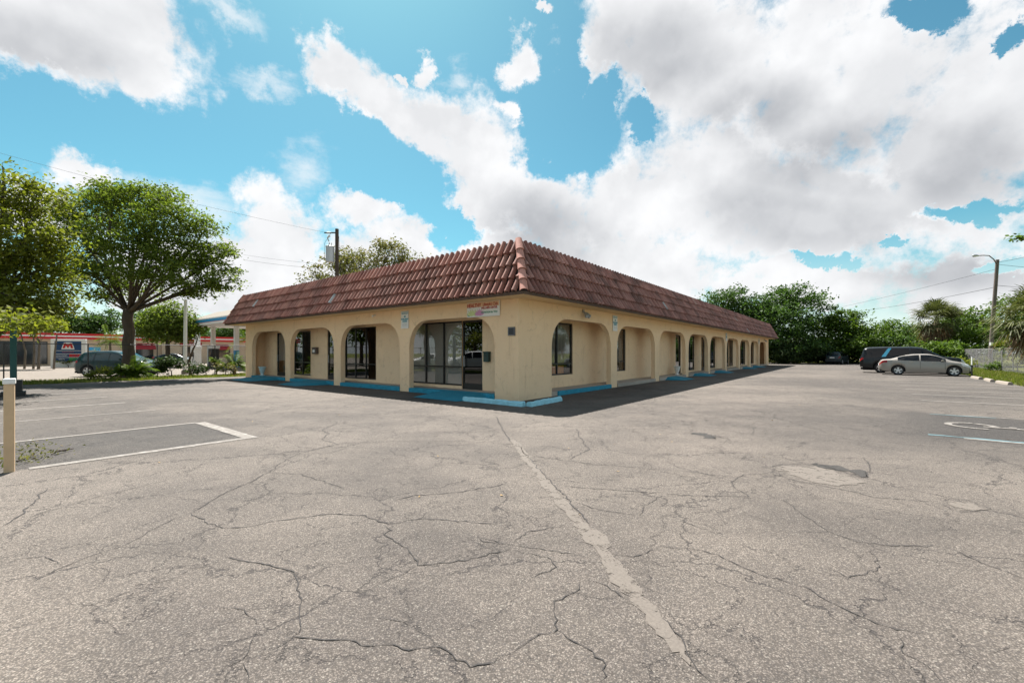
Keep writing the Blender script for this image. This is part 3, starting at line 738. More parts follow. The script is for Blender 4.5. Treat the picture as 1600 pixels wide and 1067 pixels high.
# real barrel tiles: one half-round tapered shell each
SLL = math.hypot(OV-TOPO, ZT-ZE); sx_, sz_ = (OV-TOPO)/SLL, (ZT-ZE)/SLL     # slope direction (inwards, up)
nx_, nz_ = -sz_, sx_                                                       # outward normal (out = -inward)
NC = 4; CL = SLL/NC; SP = .262
def tile_rows(L, seed, skip=0.0):
    rr = random.Random(seed); mb = MB(); na = 7
    for c in range(NC):
        s0 = -OV; cnt = int((L + 2*OV)/SP)
        for k in range(cnt+1):
            s = s0 + k*SP + .03
            q0 = c*CL - .05; q1 = (c+1)*CL + .05
            if c == NC-1: q1 = SLL + .035
            lo = -OV + max(q0,0)*sx_; hi = L + OV - max(q0,0)*sx_
            lo1 = -OV + q1*sx_; hi1 = L + OV - q1*sx_
            if s < lo + .04 or s > hi - .04: continue
            qe = q1
            if s < lo1 + .05: qe = max(q0 + .10, (s + OV - .05)/sx_)
            if s > hi1 - .05: qe = max(q0 + .10, (L + OV - .05 - s)/sx_)
            qe = min(qe, q1)
            if rr.random() < skip: continue
            ds = rr.gauss(0,.006); tw = rr.gauss(0,.008); q0j = q0 + rr.gauss(0,.010); lift = rr.uniform(.0,.012)
            vs = []; 
            for q, r, hgt in ((q0j,.086,.054+lift),(q0j+.5*(qe-q0j),.078,.022+lift*.5),(qe,.070,.004)):
                for i in range(na):
                    th = math.pi*i/(na-1)
                    a = s + ds + tw*(q-q0j)/CL - r*math.cos(th); o = hgt + r*1.3*math.sin(th)
                    vs.append((a, -OV + q*sx_ + nx_*o, ZE + q*sz_ + nz_*o))
            # inner lip so the mouth reads as a thick curved tile
            for i in range(na):
                th = math.pi*i/(na-1); r = .071
                a = s + ds - r*math.cos(th); o = .044 + lift + r*.95*math.sin(th)
                vs.append((a, -OV + q0j*sx_ + nx_*o, ZE + q0j*sz_ + nz_*o))
            for i in range(na):
                th = math.pi*i/(na-1); r = .068; q = q0j + .12
                a = s + ds - r*math.cos(th); o = .024 + lift + r*.95*math.sin(th)
                vs.append((a, -OV + q*sx_ + nx_*o, ZE + q*sz_ + nz_*o))
            fs = []
            for j in (0,1):
                for i in range(na-1): fs.append((j*na+i, j*na+i+1, (j+1)*na+i+1, (j+1)*na+i))
            for i in range(na-1): fs.append((3*na+i, 3*na+i+1, i+1, i)); fs.append((4*na+i, 4*na+i+1, 3*na+i+1, 3*na+i))
            mb.add(vs, fs)
    return mb
def tile_part(mb, mat, mp):
    mb.v = [mp(*p) for p in mb.v]; return mb.build('roof_tiles', mat, bld, smooth=True, sharp=60)
tile_part(tile_rows(BL, 1, .002), M['tile_r'], lambda x,y,z: (x,y,z))
tile_part(tile_rows(BW_, 2), M['tile_l'], lambda x,y,z: (y,x,z))
tile_part(tile_rows(BW_, 3), M['tile_l'], lambda x,y,z: (BL-y,x,z))
tile_part(tile_rows(BL, 4), M['tile_r'], lambda x,y,z: (x,BW_-y,z))
def hip(c0, c1, seed):
    rr = random.Random(seed); mb = MB(); a = Vector(c0); b = Vector(c1); d = (b-a); L = d.length; d.normalize()
    out = Vector((c0[0]-c1[0], c0[1]-c1[1], 0)).normalized(); nrm = (out - d*out.dot(d)).normalized(); sd = d.cross(nrm); na = 9; n = 5
    for k in range(n):
        q0 = L*k/n - .04; q1 = L*(k+1)/n + .05
        if k == n-1: q1 = L + .07
        vs = []
        for q, r, h in ((q0,.128,.05),(q1,.104,.015),(q0,.114,.042),(q0+.15,.112,.042)):
            for i in range(na):
                th = math.pi*i/(na-1) ; p = a + d*q + sd*(-r*math.cos(th)) + nrm*(h + r*.8*math.sin(th)); vs.append(p)
        fs = []
        for i in range(na-1):
            fs.append((i,i+1,na+i+1,na+i)); fs.append((2*na+i,2*na+i+1,i+1,i)); fs.append((3*na+i,3*na+i+1,2*na+i+1,2*na+i))
        mb.add(vs, fs)
    return mb
for k, (c0, c1) in enumerate(((e0,t0),(e1,t1),(e2,t2),(e3,t3))):
    hip(c0, c1, k).build('hip_tiles', M['tile_hip'], bld, smooth=True, sharp=60)

# sidewalk inside the arcade, painted edges, ramps
mb = MB()
mb.prism([(.02,.02),(BL-.02,.02),(BL-.02,BD+.12),(BD+.12,BD+.12),(BD+.12,BW_-.02),(.02,BW_-.02)], -.02, SL)
tag(mb.build('sidewalk', M['sidewalk'], loc=(CX,CY,0), rz=ANG), kind='structure')
mb = MB()
for a, b in OPL: mb.box(-.045, .34, a+.005, b-.005, -.01, SL+.006)
for a, b in OPR[:1]: mb.box(a+.4, b-.005, -.05, .10, -.01, SL+.006)
tag(mb.build('sidewalk_edge_paint', M['teal_worn'], loc=(CX,CY,0), rz=ANG, bevel=.02), kind='structure')
mb = MB()
for a, b in OPR[1:]: mb.box(a+.005, b-.005, -.05, .22, -.01, SL+.004)
tag(mb.build('sidewalk_edge', M['sidewalk'], loc=(CX,CY,0), rz=ANG, bevel=.02), kind='structure')
def ramp(loc, rz, w, l, label, fl=.45):
    mb = MB(); z = SL+.008
    mb.add([(0,.02,z),(w,.02,z),(w+fl*.2,-l,.012),(-fl*.2,-l,.012),(-fl,.0,.012),(w+fl,.0,.012),(0,.02,-.01),(w,.02,-.01)],
           [(0,3,2,1),(0,4,3),(1,2,5),(0,1,7,6),(4,0,6),(1,5,7)])
    return tag(mb.build('curb_ramp', M['teal'], loc=loc, rz=rz), label, 'ramp', 'teal painted curb ramps')
RL = ['teal curb ramp before the glass corner shop door under the long shop sign','teal curb ramp at the door right of the grey wall mailbox','teal curb ramp beside the pale urn at the left end of the arcade']
for k, (v0, w, l) in enumerate(((1.55,1.9,1.25),(11.6,1.7,1.45),(16.9,2.2,1.5))):
    ramp(W(-.03, v0+w), ANG-R(90), w, l, RL[k])
RR = ['teal curb ramp nearest the white urn on the right arcade','teal curb ramp second beyond the white urn on the right arcade','teal curb ramp third beyond the white urn on the right arcade',
      'teal curb ramp next to last before the far end of the right arcade','teal curb ramp at the far end of the right arcade']
for k, u0 in enumerate((13.7,18.9,24.4,34.8,39.9)):
    ramp(W(u0,-.03), ANG, 1.6, 1.0, RR[k])
def curb_piece(a, b, label):
    a = Vector(a); b = Vector(b); L = (b-a).length; rz = math.atan2((b-a).y, (b-a).x)
    mb = MB(); n = 14; rr = random.Random(int(L*100)); w = .20; prof = [(-w/2,0),(-w/2+.02,.10),(-w/2+.06,.135),(w/2-.06,.135),(w/2-.02,.10),(w/2,0)]
    vs = []; fs = []
    for i in range(n+1):
        x = L*i/n + (rr.uniform(-.02,.02) if 0 < i < n else 0)
        for y, z in prof: vs.append((x, y + rr.gauss(0,.006), max(0, z + (rr.gauss(0,.009) if z else 0))))
    m = len(prof)
    for i in range(n):
        for k in range(m-1): fs.append((i*m+k, (i+1)*m+k, (i+1)*m+k+1, i*m+k+1))
    fs.append(tuple(range(m))); fs.append(tuple(n*m+m-1-k for k in range(m)))
    return tag(mb.add(vs, fs).build('parking_curb', M['sky_paint'], loc=(a.x,a.y,0), rz=rz), label, 'curb', 'pale blue curb blocks round the corner pier')
c0 = W(-.92,-.92); 
curb_piece(W(-.90,1.45).xy, W(-.94,-.92).xy, 'chipped pale blue curb block on the left side of the corner pier')
curb_piece(W(-.86,-1.04).xy, W(.95,-.92).xy, 'chipped pale blue curb block on the right side of the corner pier')

# urns
def urn(loc, label, mat):
    mb = MB(); mb.lathe([(.13,0),(.14,.03),(.09,.06),(.07,.10),(.09,.14),(.13,.25),(.17,.40),(.185,.47),(.215,.49),(.22,.53),(.19,.53),(.17,.47)], 24)
    e = mb.build('planter_urn', mat, loc=loc, smooth=True); return tag(e, label, 'urn', 'pale planter urns in the arcades')
urn(W(.32,19.6,SL), 'pale blue white pedestal urn standing in the left end arch', plain('pale urn', (.55,.68,.70), .6))
urn(W(16.75,.40,SL), 'white pedestal urn standing beside a pier of the right arcade', M['white'])

# ------------------------------------------------------------------ signs and fittings on the walls
def wall_loc(face, s, z, off):      # face 'L': position v, 'R': position u
    return (W(-off, s, z), ANG-R(90)) if face == 'L' else (W(s, -off, z), ANG)
def tow_sign(face, s, label, z=2.47):
    loc, rz = wall_loc(face, s, z, .022)
    e = empty('tow_sign', label, 'sign', loc, rz, 'tow warning signs on the arcade piers')
    w, h = .46, .68
    MB().box(-w/2,w/2,-.006,.006,0,h).build('panel', M['white'], e)
    MB().box(-w*.42,w*.42,-.010,-.0065,h*.83,h*.95).build('header_band', M['sign_teal'], e)
    text('lettering','WARNING',.085,M['white'],e,(0,-.0115,h*.89),bold=.002)
    mb = MB(); mb.box(-.05,.03,-.010,-.0065,h*.66,h*.70); mb.box(-.02,.05,-.010,-.0065,h*.70,h*.74); mb.disc_y((-.03,h*.655),.016,-.010,-.0065,12); mb.disc_y((.03,h*.655),.016,-.010,-.0065,12)
    mb.box(.03,.07,-.0105,-.0068,h*.645,h*.68); mb.build('tow_symbol', M['sign_teal'], e)
    text('lettering','TOW-AWAY',.095,M['sign_teal'],e,(0,-.009,h*.53),bold=.004,sx=.85)
    text('lettering','ZONE',.10,M['sign_teal'],e,(0,-.009,h*.41),bold=.004)
    mb = MB()
    for k in range(3): mb.box(-w*.36,w*.36,-.0085,-.0065,h*(.27-.06*k),h*(.285-.06*k))
    mb.build('small_print', M['grey_paint'], e)
    return e
tow_sign('L', 5.60, 'white and teal tow warning sign on the left arcade pier')
tow_sign('R', 6.93, 'white and teal tow warning sign beside the floodlight on the first right arcade pier')
tow_sign('R', 28.05, 'small tow warning sign on a middle pier of the right arcade')
tow_sign('R', 43.65, 'small tow warning sign on the last pier of the right arcade')

loc, rz = wall_loc('L', 1.46, 2.72, .03)
e = empty('shop_sign', 'rectangular club sign with orange and red lettering and flowers over the corner shop', 'sign', loc, rz)
w, h = 1.46, .50
MB().box(-w/2,w/2,-.012,.012,0,h).build('panel', M['white'], e, bevel=.004)
MB().box(-w/2+.02,w/2-.02,-.0155,-.0125,h*.66,h*.97).build('orange_band', M['sign_orange'], e)
text('lettering','HEALTHY',.175,M['sign_red'],e,(-.40,-.0175,h*.76),bold=.006,sx=.85)
text('lettering',"Lifestyle's Club",.15,M['sign_red'],e,(.33,-.0175,h*.79),bold=.003,sx=.72)
text('lettering','WELLNESS CENTER',.095,M['sign_red'],e,(.28,-.0145,h*.56),bold=.004,sx=.85)
text('lettering','NUTRITION for YOU',.085,M['sign_green'],e,(.28,-.0145,h*.27),bold=.003,sx=.9)
def petals(mb, cx, cz, n, r, w):
    for k in range(n):
        a = R(90 + (k-(n-1)/2)*150/n); d = Vector((math.cos(a), math.sin(a))); q = Vector((-d.y,d.x))
        p = [Vector((cx,cz)), Vector((cx,cz))+d*r*.55+q*w, Vector((cx,cz))+d*r, Vector((cx,cz))+d*r*.55-q*w]
        mb.poly([(v.x,-.0145-.0006*k,v.y) for v in reversed(p)])
for cx, mt, r, n in ((-.52,'sign_yellow',.26,6),(-.33,'sign_yellow',.24,5),(-.14,'sign_pink',.26,7),(-.62,'sign_green',.12,3),(-.24,'sign_pink',.2,4)):
    mb = MB(); petals(mb, cx, .03, n, r, .035); mb.build('flower_print', M[mt], e)

loc, rz = wall_loc('L', .26, 2.06, .02)
e = empty('wall_plaque', 'small dark square plaque on the corner pier', 'plaque', loc, rz)
MB().box(-.14,.14,-.012,.012,0,.27).build('panel', M['plaque'], e, bevel=.004)
rb = [(-.125,.015),(.125,.015),(.125,.255),(-.125,.255)]; ri = [(-.115,.025),(.115,.025),(.115,.245),(-.115,.245)]
MB().add([(x,-.0145,z) for x, z in rb+ri], [(0,1,5,4),(1,2,6,5),(2,3,7,6),(3,0,4,7)]).build('border', M['grey_paint'], e)

def floodlight(face, s, z, label):
    loc, rz = wall_loc(face, s, z, 0)
    e = empty('floodlight', label, 'floodlight', loc, rz, 'floodlights under the eaves')
    MB().box(-.06,.06,-.05,-.002,-.06,.06).build('junction_box', M['grey_metal'], e, bevel=.008)
    for sd in (-1,1):
        mb = MB(); mb.tube([(.02*sd,-.05,-.02),(.06*sd,-.10,-.06)], .016, 8)
        mb.tube([(.06*sd,-.09,-.05),(.08*sd,-.15,-.11),(.11*sd,-.24,-.22),(.112*sd,-.25,-.225)], [.03,.055,.085,.06], 12)
        mb.build('lamp_head', M['grey_paint'], e, smooth=True)
    return e
floodlight('R', 4.1, 3.12, 'grey twin floodlight under the eave over the first right arch')
floodlight('R', 47.2, 3.05, 'twin floodlight under the eave at the far end of the right arcade')
loc, rz = wall_loc('L', 7.6, 3.10, 0)
e = empty('security_camera', 'small white security camera under the left eave', 'camera', loc, rz)
MB().box(-.035,.035,-.03,-.002,-.035,.035).build('bracket', M['white'], e); MB().tube([(0,-.03,-.01),(.0,-.15,-.05)], .04, 12).build('housing', M['white'], e, smooth=True)

def mailbox(v, z, w, h, d, label, m, two=False):
    e = empty('mailbox', label, 'mailbox', W(BD-.002, v, z), ANG-R(90))
    MB().box(-w/2,w/2,-d,0,0,h*.84).build('box', m, e, bevel=.012)
    MB().box(-w/2-.01,w/2+.01,-d-.015,0,h*.84,h).build('lid', m, e, bevel=.015)
    if two:
        MB().box(-w*.25,w*.25,-d-.012,-d-.002,h*.25,h*.65).build('label_plate', M['white'], e)
    else:
        MB().box(-.03,.03,-d-.02,-d-.002,h*.5,h*.6).build('latch', M['black'], e)
    return e
mailbox(2.10, 1.19, .25, .37, .13, 'dark green wall mailbox right of the corner shop door', plain('green mailbox', (.012,.045,.04), .45))
mailbox(14.35, 1.45, .42, .36, .16, 'brown and silver wall mailbox between two left arches', plain('brown mailbox', (.10,.075,.065), .4), True)
e = empty('drain_pipe', 'thin dark pipe standing by the corner shop jamb', 'pipe', W(.5,1.16,SL), 0)
MB().tube([(0,0,0),(0,0,.86)], .035, 10).build('tube', M['black'], e, smooth=True); MB().lathe([(.05,0),(.05,.03),(.037,.04)],12,(0,0,.84)).build('cap', M['black'], e)

# ------------------------------------------------------------------ vegetation
def leaf_quads(cent, size, rng, up=.5, asp=.55):
    n = len(cent)
    nrm = rng.normal(size=(n,3)); nrm[:,2] = np.abs(nrm[:,2]) + up; nrm /= np.linalg.norm(nrm, axis=1, keepdims=True)
    a = rng.normal(size=(n,3)); a -= nrm*(a*nrm).sum(1, keepdims=True); a /= np.linalg.norm(a, axis=1, keepdims=True)
    b = np.cross(nrm, a); s = size*rng.uniform(.65,1.35,size=(n,1))
    v = np.empty((n,4,3)); v[:,0] = cent - a*s*.5; v[:,1] = cent + b*s*asp*.5 - nrm*s*.06; v[:,2] = cent + a*s*.5; v[:,3] = cent - b*s*asp*.5 - nrm*s*.06
    return v.reshape(-1,3), np.arange(n*4).reshape(n,4)

def bez(a, b, bend, n=6):
    a = Vector(a); b = Vector(b); m = (a+b)/2 + Vector(bend); return [a*(1-t)**2 + m*2*t*(1-t) + b*t*t for t in [i/n for i in range(n+1)]]

def tree(name, label, loc, trunk, blobs, leaves, size, leaf, bark, seed, group=None, clump=.55, per=55, cat='tree', twig=True, flat=.55, shell=.45):
    """trunk = (height of the fork, base radius, lean x, lean y); blobs = crown masses (x,y,z,rx,ry,rz) relative to loc."""
    rng = np.random.default_rng(seed); rr = random.Random(seed)
    e = empty(name, label, cat, loc, 0, group)
    vol = np.array([(b[3]*b[4]*b[5])**.72 for b in blobs]); ncl = max(len(blobs), leaves//per)
    cnt = np.maximum(1, np.round(ncl*vol/vol.sum()).astype(int))
    cl = []; owner = []
    for i, (b, c) in enumerate(zip(blobs, cnt)):
        d = rng.normal(size=(c,3)); d /= np.linalg.norm(d, axis=1, keepdims=True)
        r = (shell + (1-shell)*rng.random((c,1))**.6)
        p = d*r*np.array(b[3:6]); p[:,2] = np.where(p[:,2] < -.55*b[5], p[:,2]*.6, p[:,2])
        cl.append(p + np.array(b[:3])); owner += [i]*c
    cl = np.concatenate(cl); owner = np.array(owner)
    k = rng.integers(int(per*.5), int(per*1.5), size=len(cl))
    cs = np.repeat(clump*rng.uniform(.6,1.35,size=len(cl)), k)[:,None]
    pts = np.repeat(cl, k, axis=0) + np.clip(rng.normal(size=(k.sum(),3)),-2.2,2.2)*cs*np.array([.62,.62,.62*flat])
    v, q = leaf_quads(pts, size, rng)
    link('crown', np_mesh('crown', v, q), leaf, e)
    fh, tr, lx, ly = trunk
    mb = MB(); fork = Vector((lx,ly,fh)); seg = []
    for i in range(7):
        t = i/6; seg.append(Vector((lx*t + rr.gauss(0,tr*.12), ly*t + rr.gauss(0,tr*.12), fh*t)) if 0 < i < 6 else Vector((lx*t,ly*t,fh*t - (.1 if i == 0 else 0))))
    mb.tube(seg, [tr*1.45, tr*1.1, tr, tr*.95, tr*.92, tr*.92, tr*.85], 10)
    for i, b in enumerate(blobs):
        c = Vector(b[:3]); L = (c-fork).length
        limb = bez(fork - Vector((0,0,tr*.6)), c, (rr.gauss(0,L*.06), rr.gauss(0,L*.06), -abs(rr.gauss(0,L*.10)) + L*.05), 6)
        r0 = tr*rr.uniform(.26,.42); mb.tube(limb, [r0*(1-.72*t/6) for t in range(7)], 7)
        if twig:
            idx = np.where(owner == i)[0]; rr2 = list(idx); rr.shuffle(rr2)
            for j in rr2[:14]:
                s = limb[rr.choice((2,3,4,5,6))]; tgt = Vector(cl[j]); Lt = (tgt-s).length
                mb.tube(bez(s, tgt, (rr.gauss(0,Lt*.1),rr.gauss(0,Lt*.1),Lt*.08), 3), [r0*.30,r0*.2,r0*.13,r0*.06], 5, False)
    mb.build('trunk', bark, e, smooth=True, sharp=0)
    return e

def ptree(name, label, px, Y, trunk, pblobs, *a, **kw):
    """crown masses given as (px, py, half width px, half height px[, depth offset]) seen at distance Y"""
    loc = at(px, Y); s = Y/F; bl = []
    for b in pblobs:
        dy = b[4] if len(b) > 4 else 0.0; k = (Y+dy)/F
        x = (b[0]-800)*k; z = H + (551-b[1])*k
        bl.append((x-loc.x, dy, z, b[2]*k, b[2]*k*.85, b[3]*k))
    return tree(name, label, loc, trunk, bl, *a, **kw)

ptree('oak_tree', 'large dark green spreading tree with a thick trunk on the left verge', 201, 26.6, (4.2,.30,.0,.0),
      [(205,320,62,34),(265,345,55,38,-1),(150,335,58,38,1),(120,395,42,40),(200,375,62,34,-2),(290,395,50,40),(335,410,40,34,.5),(345,440,24,20),(245,420,58,32,-2),
       (150,430,48,26,-1),(180,300,34,18),(250,305,34,18),(300,450,44,20),(205,455,40,16,1.5),(110,350,32,28),(320,360,26,20),(160,465,24,14)],
      37000, .185, M['leaf_oak'], M['bark'], 11, clump=.56, per=60, flat=.5, shell=.30)
ptree('shade_tree', 'yellow green tree with loose airy foliage cut off by the left frame edge', -48, 17.0, (3.6,.24,.3,.1),
      [(10,300,52,34),(60,320,42,32,.5),(-40,330,60,50),(35,375,58,38,-.5),(85,375,28,34),(20,430,62,36),(75,440,40,34,.5),(40,480,56,22,-.6),(-20,470,50,36),(85,480,32,20),(5,262,14,12),(95,410,22,24),(-90,400,70,60),(25,500,50,16,-3.5),(5,515,30,10,-3.5),(20,465,45,22,-1),(62,468,34,20),(10,400,50,40)],
      22500, .155, M['leaf_lime'], M['bark'], 12, clump=.45, per=40, flat=.6)
# trees round the petrol station
ptree('station_tree', 'rounded mid green tree with a forked trunk in front of the store', 262, 46, (2.6,.22,0,0),
      [(262,505,38,24),(290,510,26,20,1),(235,510,26,20,-1),(265,485,26,14),(262,525,40,12)], 9000, .28, M['leaf_oak'], M['bark'], 13, clump=.65, per=40)
ptree('multi_trunk_tree', 'bright yellow green low tree on slender pale stems left of the price sign', 60, 40, (2.5,.09,.1,0),
      [(48,503,26,14),(80,508,18,10),(25,508,18,12,1),(66,495,18,9),(40,512,14,9)], 5200, .24, M['leaf_yel'], M['bark_pale'], 14, clump=.5, per=40)
for k, (px, dx) in enumerate(((38,0),(52,0),(84,0))):
    e = MB(); b = at(px, 40); e.tube([b, b+Vector((.1,0,1.6)), b+Vector((.3*(k-1),0,3.2))], [.09,.075,.05], 7)
    tag(e.build('slender_stem', M['bark_pale'], smooth=True), ['slender bare stem left of the pale columns at the store','slender bare stem in the middle of the yellow green crown','slender bare stem nearest the price sign'][k], 'tree stem', 'slender stems under the yellow green tree')
BT = [(30,86,500,48,36,'leaf_olive','olive background tree behind the store left of the large trunk'),(110,84,498,44,22,'leaf_deep','low dark tree behind the store roof beside the price sign'),(155,86,505,34,20,'leaf_deep','small dark tree behind the store roof by the feather palm'),
      (300,88,515,48,24,'leaf_mid','green tree behind the fuel canopy, seen over the store roof'),(355,86,518,40,20,'leaf_deep','dark tree seen under the fuel canopy edge'),(240,90,500,46,30,'leaf_deep','tall dark tree behind the store right of the large trunk'),(400,88,505,60,34,'leaf_mid','green tree hidden behind the tiled roof end'),(-40,84,490,60,50,'leaf_olive','olive tree behind the store at the left frame edge')]
for k, (px, Y, py, rx, ry, lf, lab) in enumerate(BT):
    rr = random.Random(50+k)
    bl = [(px + rr.uniform(-.5,.5)*rx, py + rr.uniform(-.5,.6)*ry, rx*rr.uniform(.42,.62), ry*rr.uniform(.45,.65), rr.uniform(-2,2)) for _ in range(7)] + [(px, py+10, rx*.7, ry*.8)]
    ptree('background_tree', lab, px, Y, (3.,.25,0,0), bl, 5200, .46, M[lf], M['bark'], 60+k, 'trees behind the petrol station', clump=1.0, per=36, twig=False)
ptree('roof_tree', 'thin olive tree rising behind the left roof beside the utility pole', 575, 43, (6.5,.24,0,0),
      [(520,425,36,24),(560,415,42,26),(605,400,36,24),(640,412,26,22),(590,440,70,24),(495,438,26,14),(545,398,22,14),(612,386,20,10)], 10500, .25, M['leaf_olive'], M['bark'], 15, clump=.62, per=34, flat=.7)

# the green mass beyond the right end of the lot: separate trees
RT = [(1128,66,[(1128,478,34,26),(1105,492,26,24),(1150,470,30,24),(1165,500,44,34,-1),(1130,515,50,30)],'leaf_deep','dark green tree rising just behind the far roof end'),
      (1225,64,[(1210,470,36,22),(1245,465,38,22,-1),(1265,490,44,34),(1220,505,60,38,-2),(1280,520,34,28),(1190,500,36,34),(1240,535,60,22,-3)],'leaf_deep','largest rounded dark green tree at the end of the lot'),
      (1318,62,[(1318,500,24,14),(1335,515,30,20,-1),(1305,525,34,24),(1340,490,12,6),(1300,505,16,12),(1325,540,40,18,-2)],'leaf_mid','mid green tree with a side branch left of the black vehicle'),
      (1385,64,[(1370,520,26,18),(1400,517,26,16),(1385,537,46,18,-2),(1355,530,24,16)],'leaf_mid','low bright green tree behind the black vehicle'),
      (1432,62,[(1420,520,26,14),(1440,530,30,20),(1410,538,34,16,-2)],'leaf_deep','low dark tree left of the brown skirted palm'),
      (1510,52,[(1505,505,34,24),(1535,510,26,22,-1),(1480,520,28,22),(1515,530,50,20,-2),(1550,525,30,22),(1470,538,26,16,-1)],'leaf_mid','bright green bushy tree between the two palms'),
      (1600,60,[(1590,500,40,40),(1640,500,50,50),(1600,540,60,24)],'leaf_mid','green tree behind the right palm and pole'),
      (1175,74,[(1175,515,50,34),(1120,530,50,26),(1230,540,60,24)],'leaf_dark','dark low tree behind the far roof end')]
for k, (px, Y, bl, lf, lab) in enumerate(RT):
    s = sum(b[2]*b[3] for b in bl)*(Y/F)**2
    ptree('boundary_tree', lab, px, Y, (2.4,.28,0,0), bl, int(3200 + 210*s), .36, M[lf], M['bark'], 80+k, 'trees beyond the end of the lot', clump=.85, per=36, twig=False, flat=.6, shell=.35)
# understorey shrubs closing the gap below the crowns
US = [(1240,58.5),(1264,59.5),(1466,46),(1495,47),(1222,63),(1250,60.5),(1278,62),(1300,66),(1340,62),(1362,60),(1400,60),(1440,57)]
for k, (px, Y) in enumerate(US):
    rr = random.Random(k)
    bl = [(px+rr.uniform(-16,16), 551+rr.uniform(-6,9), rr.uniform(14,20), rr.uniform(11,15), rr.uniform(-1,1)) for _ in range(6)]
    ptree('boundary_shrub', ['low shrub at the lot end between the arcade and the distant dark car, nearer one','low shrub at the lot end touching the left of the distant dark car','shrub covering the trunk of the brown skirted palm','shrub right of the brown skirted palm trunk','low shrub under the dark trees just right of the arcade end','dark shrub left of the distant dark car','shrub behind the distant dark car','shrub right of the distant dark car','leafy shrub between the distant car and the black vehicle','bright shrub behind the tail of the black vehicle','shrub behind the middle of the black vehicle','shrub behind the nose of the black vehicle'][k], px, Y, (.6,.06,0,0), bl, 4200, .30, M['leaf_mid' if k in (2,3,8,9) else 'leaf_dark'], M['bark'], 120+k, 'shrubs under the boundary trees', clump=.6, per=30, cat='shrub', twig=False)
# branch tip reaching in at the right edge belongs to a tree standing outside the frame
ptree('overhanging_tree', 'leafy branch tip reaching in from the right frame edge', 1760, 20, (6.3,.22,0,0), [(1588,371,9,4),(1605,368,14,6),(1640,372,30,12),(1700,370,50,30),(1780,360,80,60)], 2600, .16, M['leaf_mid'], M['bark'], 140, clump=.26, per=30)

def fan_frond(vs, fs, base, d, length, rng, nb=15, spread=100, droop=.35, width=.05):
    d = Vector(d).normalized(); side = d.cross(Vector((0,0,1)))
    if side.length < .05: side = Vector((1,0,0))
    side.normalize(); up = side.cross(d).normalized()
    tip = Vector(base) + d*length*.48
    def strip(pts, ws):
        o = len(vs)
        for p, (q, w) in zip(pts, ws): vs.append(p - q*w); vs.append(p + q*w)
        for i in range(len(pts)-1): fs.append((o+2*i, o+2*i+1, o+2*i+3, o+2*i+2))
    strip([Vector(base), tip], [(side,.022),(side,.016)])
    for k in range(nb):
        a = R(-spread + 2*spread*k/(nb-1) + rng.gauss(0,3)); L = length*.58*(1-.28*abs(a)/R(100))*rng.uniform(.88,1.1)
        e = d*math.cos(a) + side*math.sin(a) + up*.12*math.cos(a); e.normalize()
        q = e.cross(up).normalized()
        p1 = tip + e*L*.55; p2 = tip + e*L - Vector((0,0,droop*L*rng.uniform(.5,1.3)))
        strip([tip, p1, p2], [(q,width*.35),(q,width*.75),(q,width*.12)])

def fan_palm(loc, h, r, label, seed, n=46, dead=22, tr=.2):
    rng = random.Random(seed); e = empty('fan_palm', label, 'palm tree', loc, 0, 'fan palms at the right edge')
    mb = MB(); mb.tube([(0,0,-.1),(.05,0,h*.4),(.0,.05,h*.8),(0,0,h)], [tr*1.15,tr,tr*1.05,tr*1.2], 12); mb.build('trunk', M['bark_pale'], e, smooth=True)
    vs, fs = [], []
    for k in range(n):
        az = k*2.39996 + rng.gauss(0,.2); el = R(rng.uniform(-35,85))
        fan_frond(vs, fs, (0,0,h), (math.cos(az)*math.cos(el), math.sin(az)*math.cos(el), math.sin(el)), r*rng.uniform(.85,1.1), rng)
    m = MB(); m.v = [tuple(p) for p in vs]; m.f = fs; m.build('crown', M['frond'], e)
    vs, fs = [], []
    for k in range(dead):
        az = rng.uniform(0,6.283); el = R(rng.uniform(-80,-38))
        fan_frond(vs, fs, (0,0,h-.15), (math.cos(az)*math.cos(el), math.sin(az)*math.cos(el), math.sin(el)), r*rng.uniform(.6,.95), rng, 11, 70, .5)
    m = MB(); m.v = [tuple(p) for p in vs]; m.f = fs; m.build('dead_frond_skirt', M['frond_dead'], e)
    return e
fan_palm(at(1618,28.5), 3.9, 2.7, 'large shaggy fan palm at the right frame edge behind the fence', 1, 64, 34)
fan_palm(at(1463,50), 5.3, 2.9, 'smaller fan palm with brown skirt rising above the right hedge trees', 2, 84, 70)
fan_palm(at(1490,54), 5.6, 2.0, 'fan palm just showing above the bright green tree beside the brown skirted palm', 3, 34, 14)

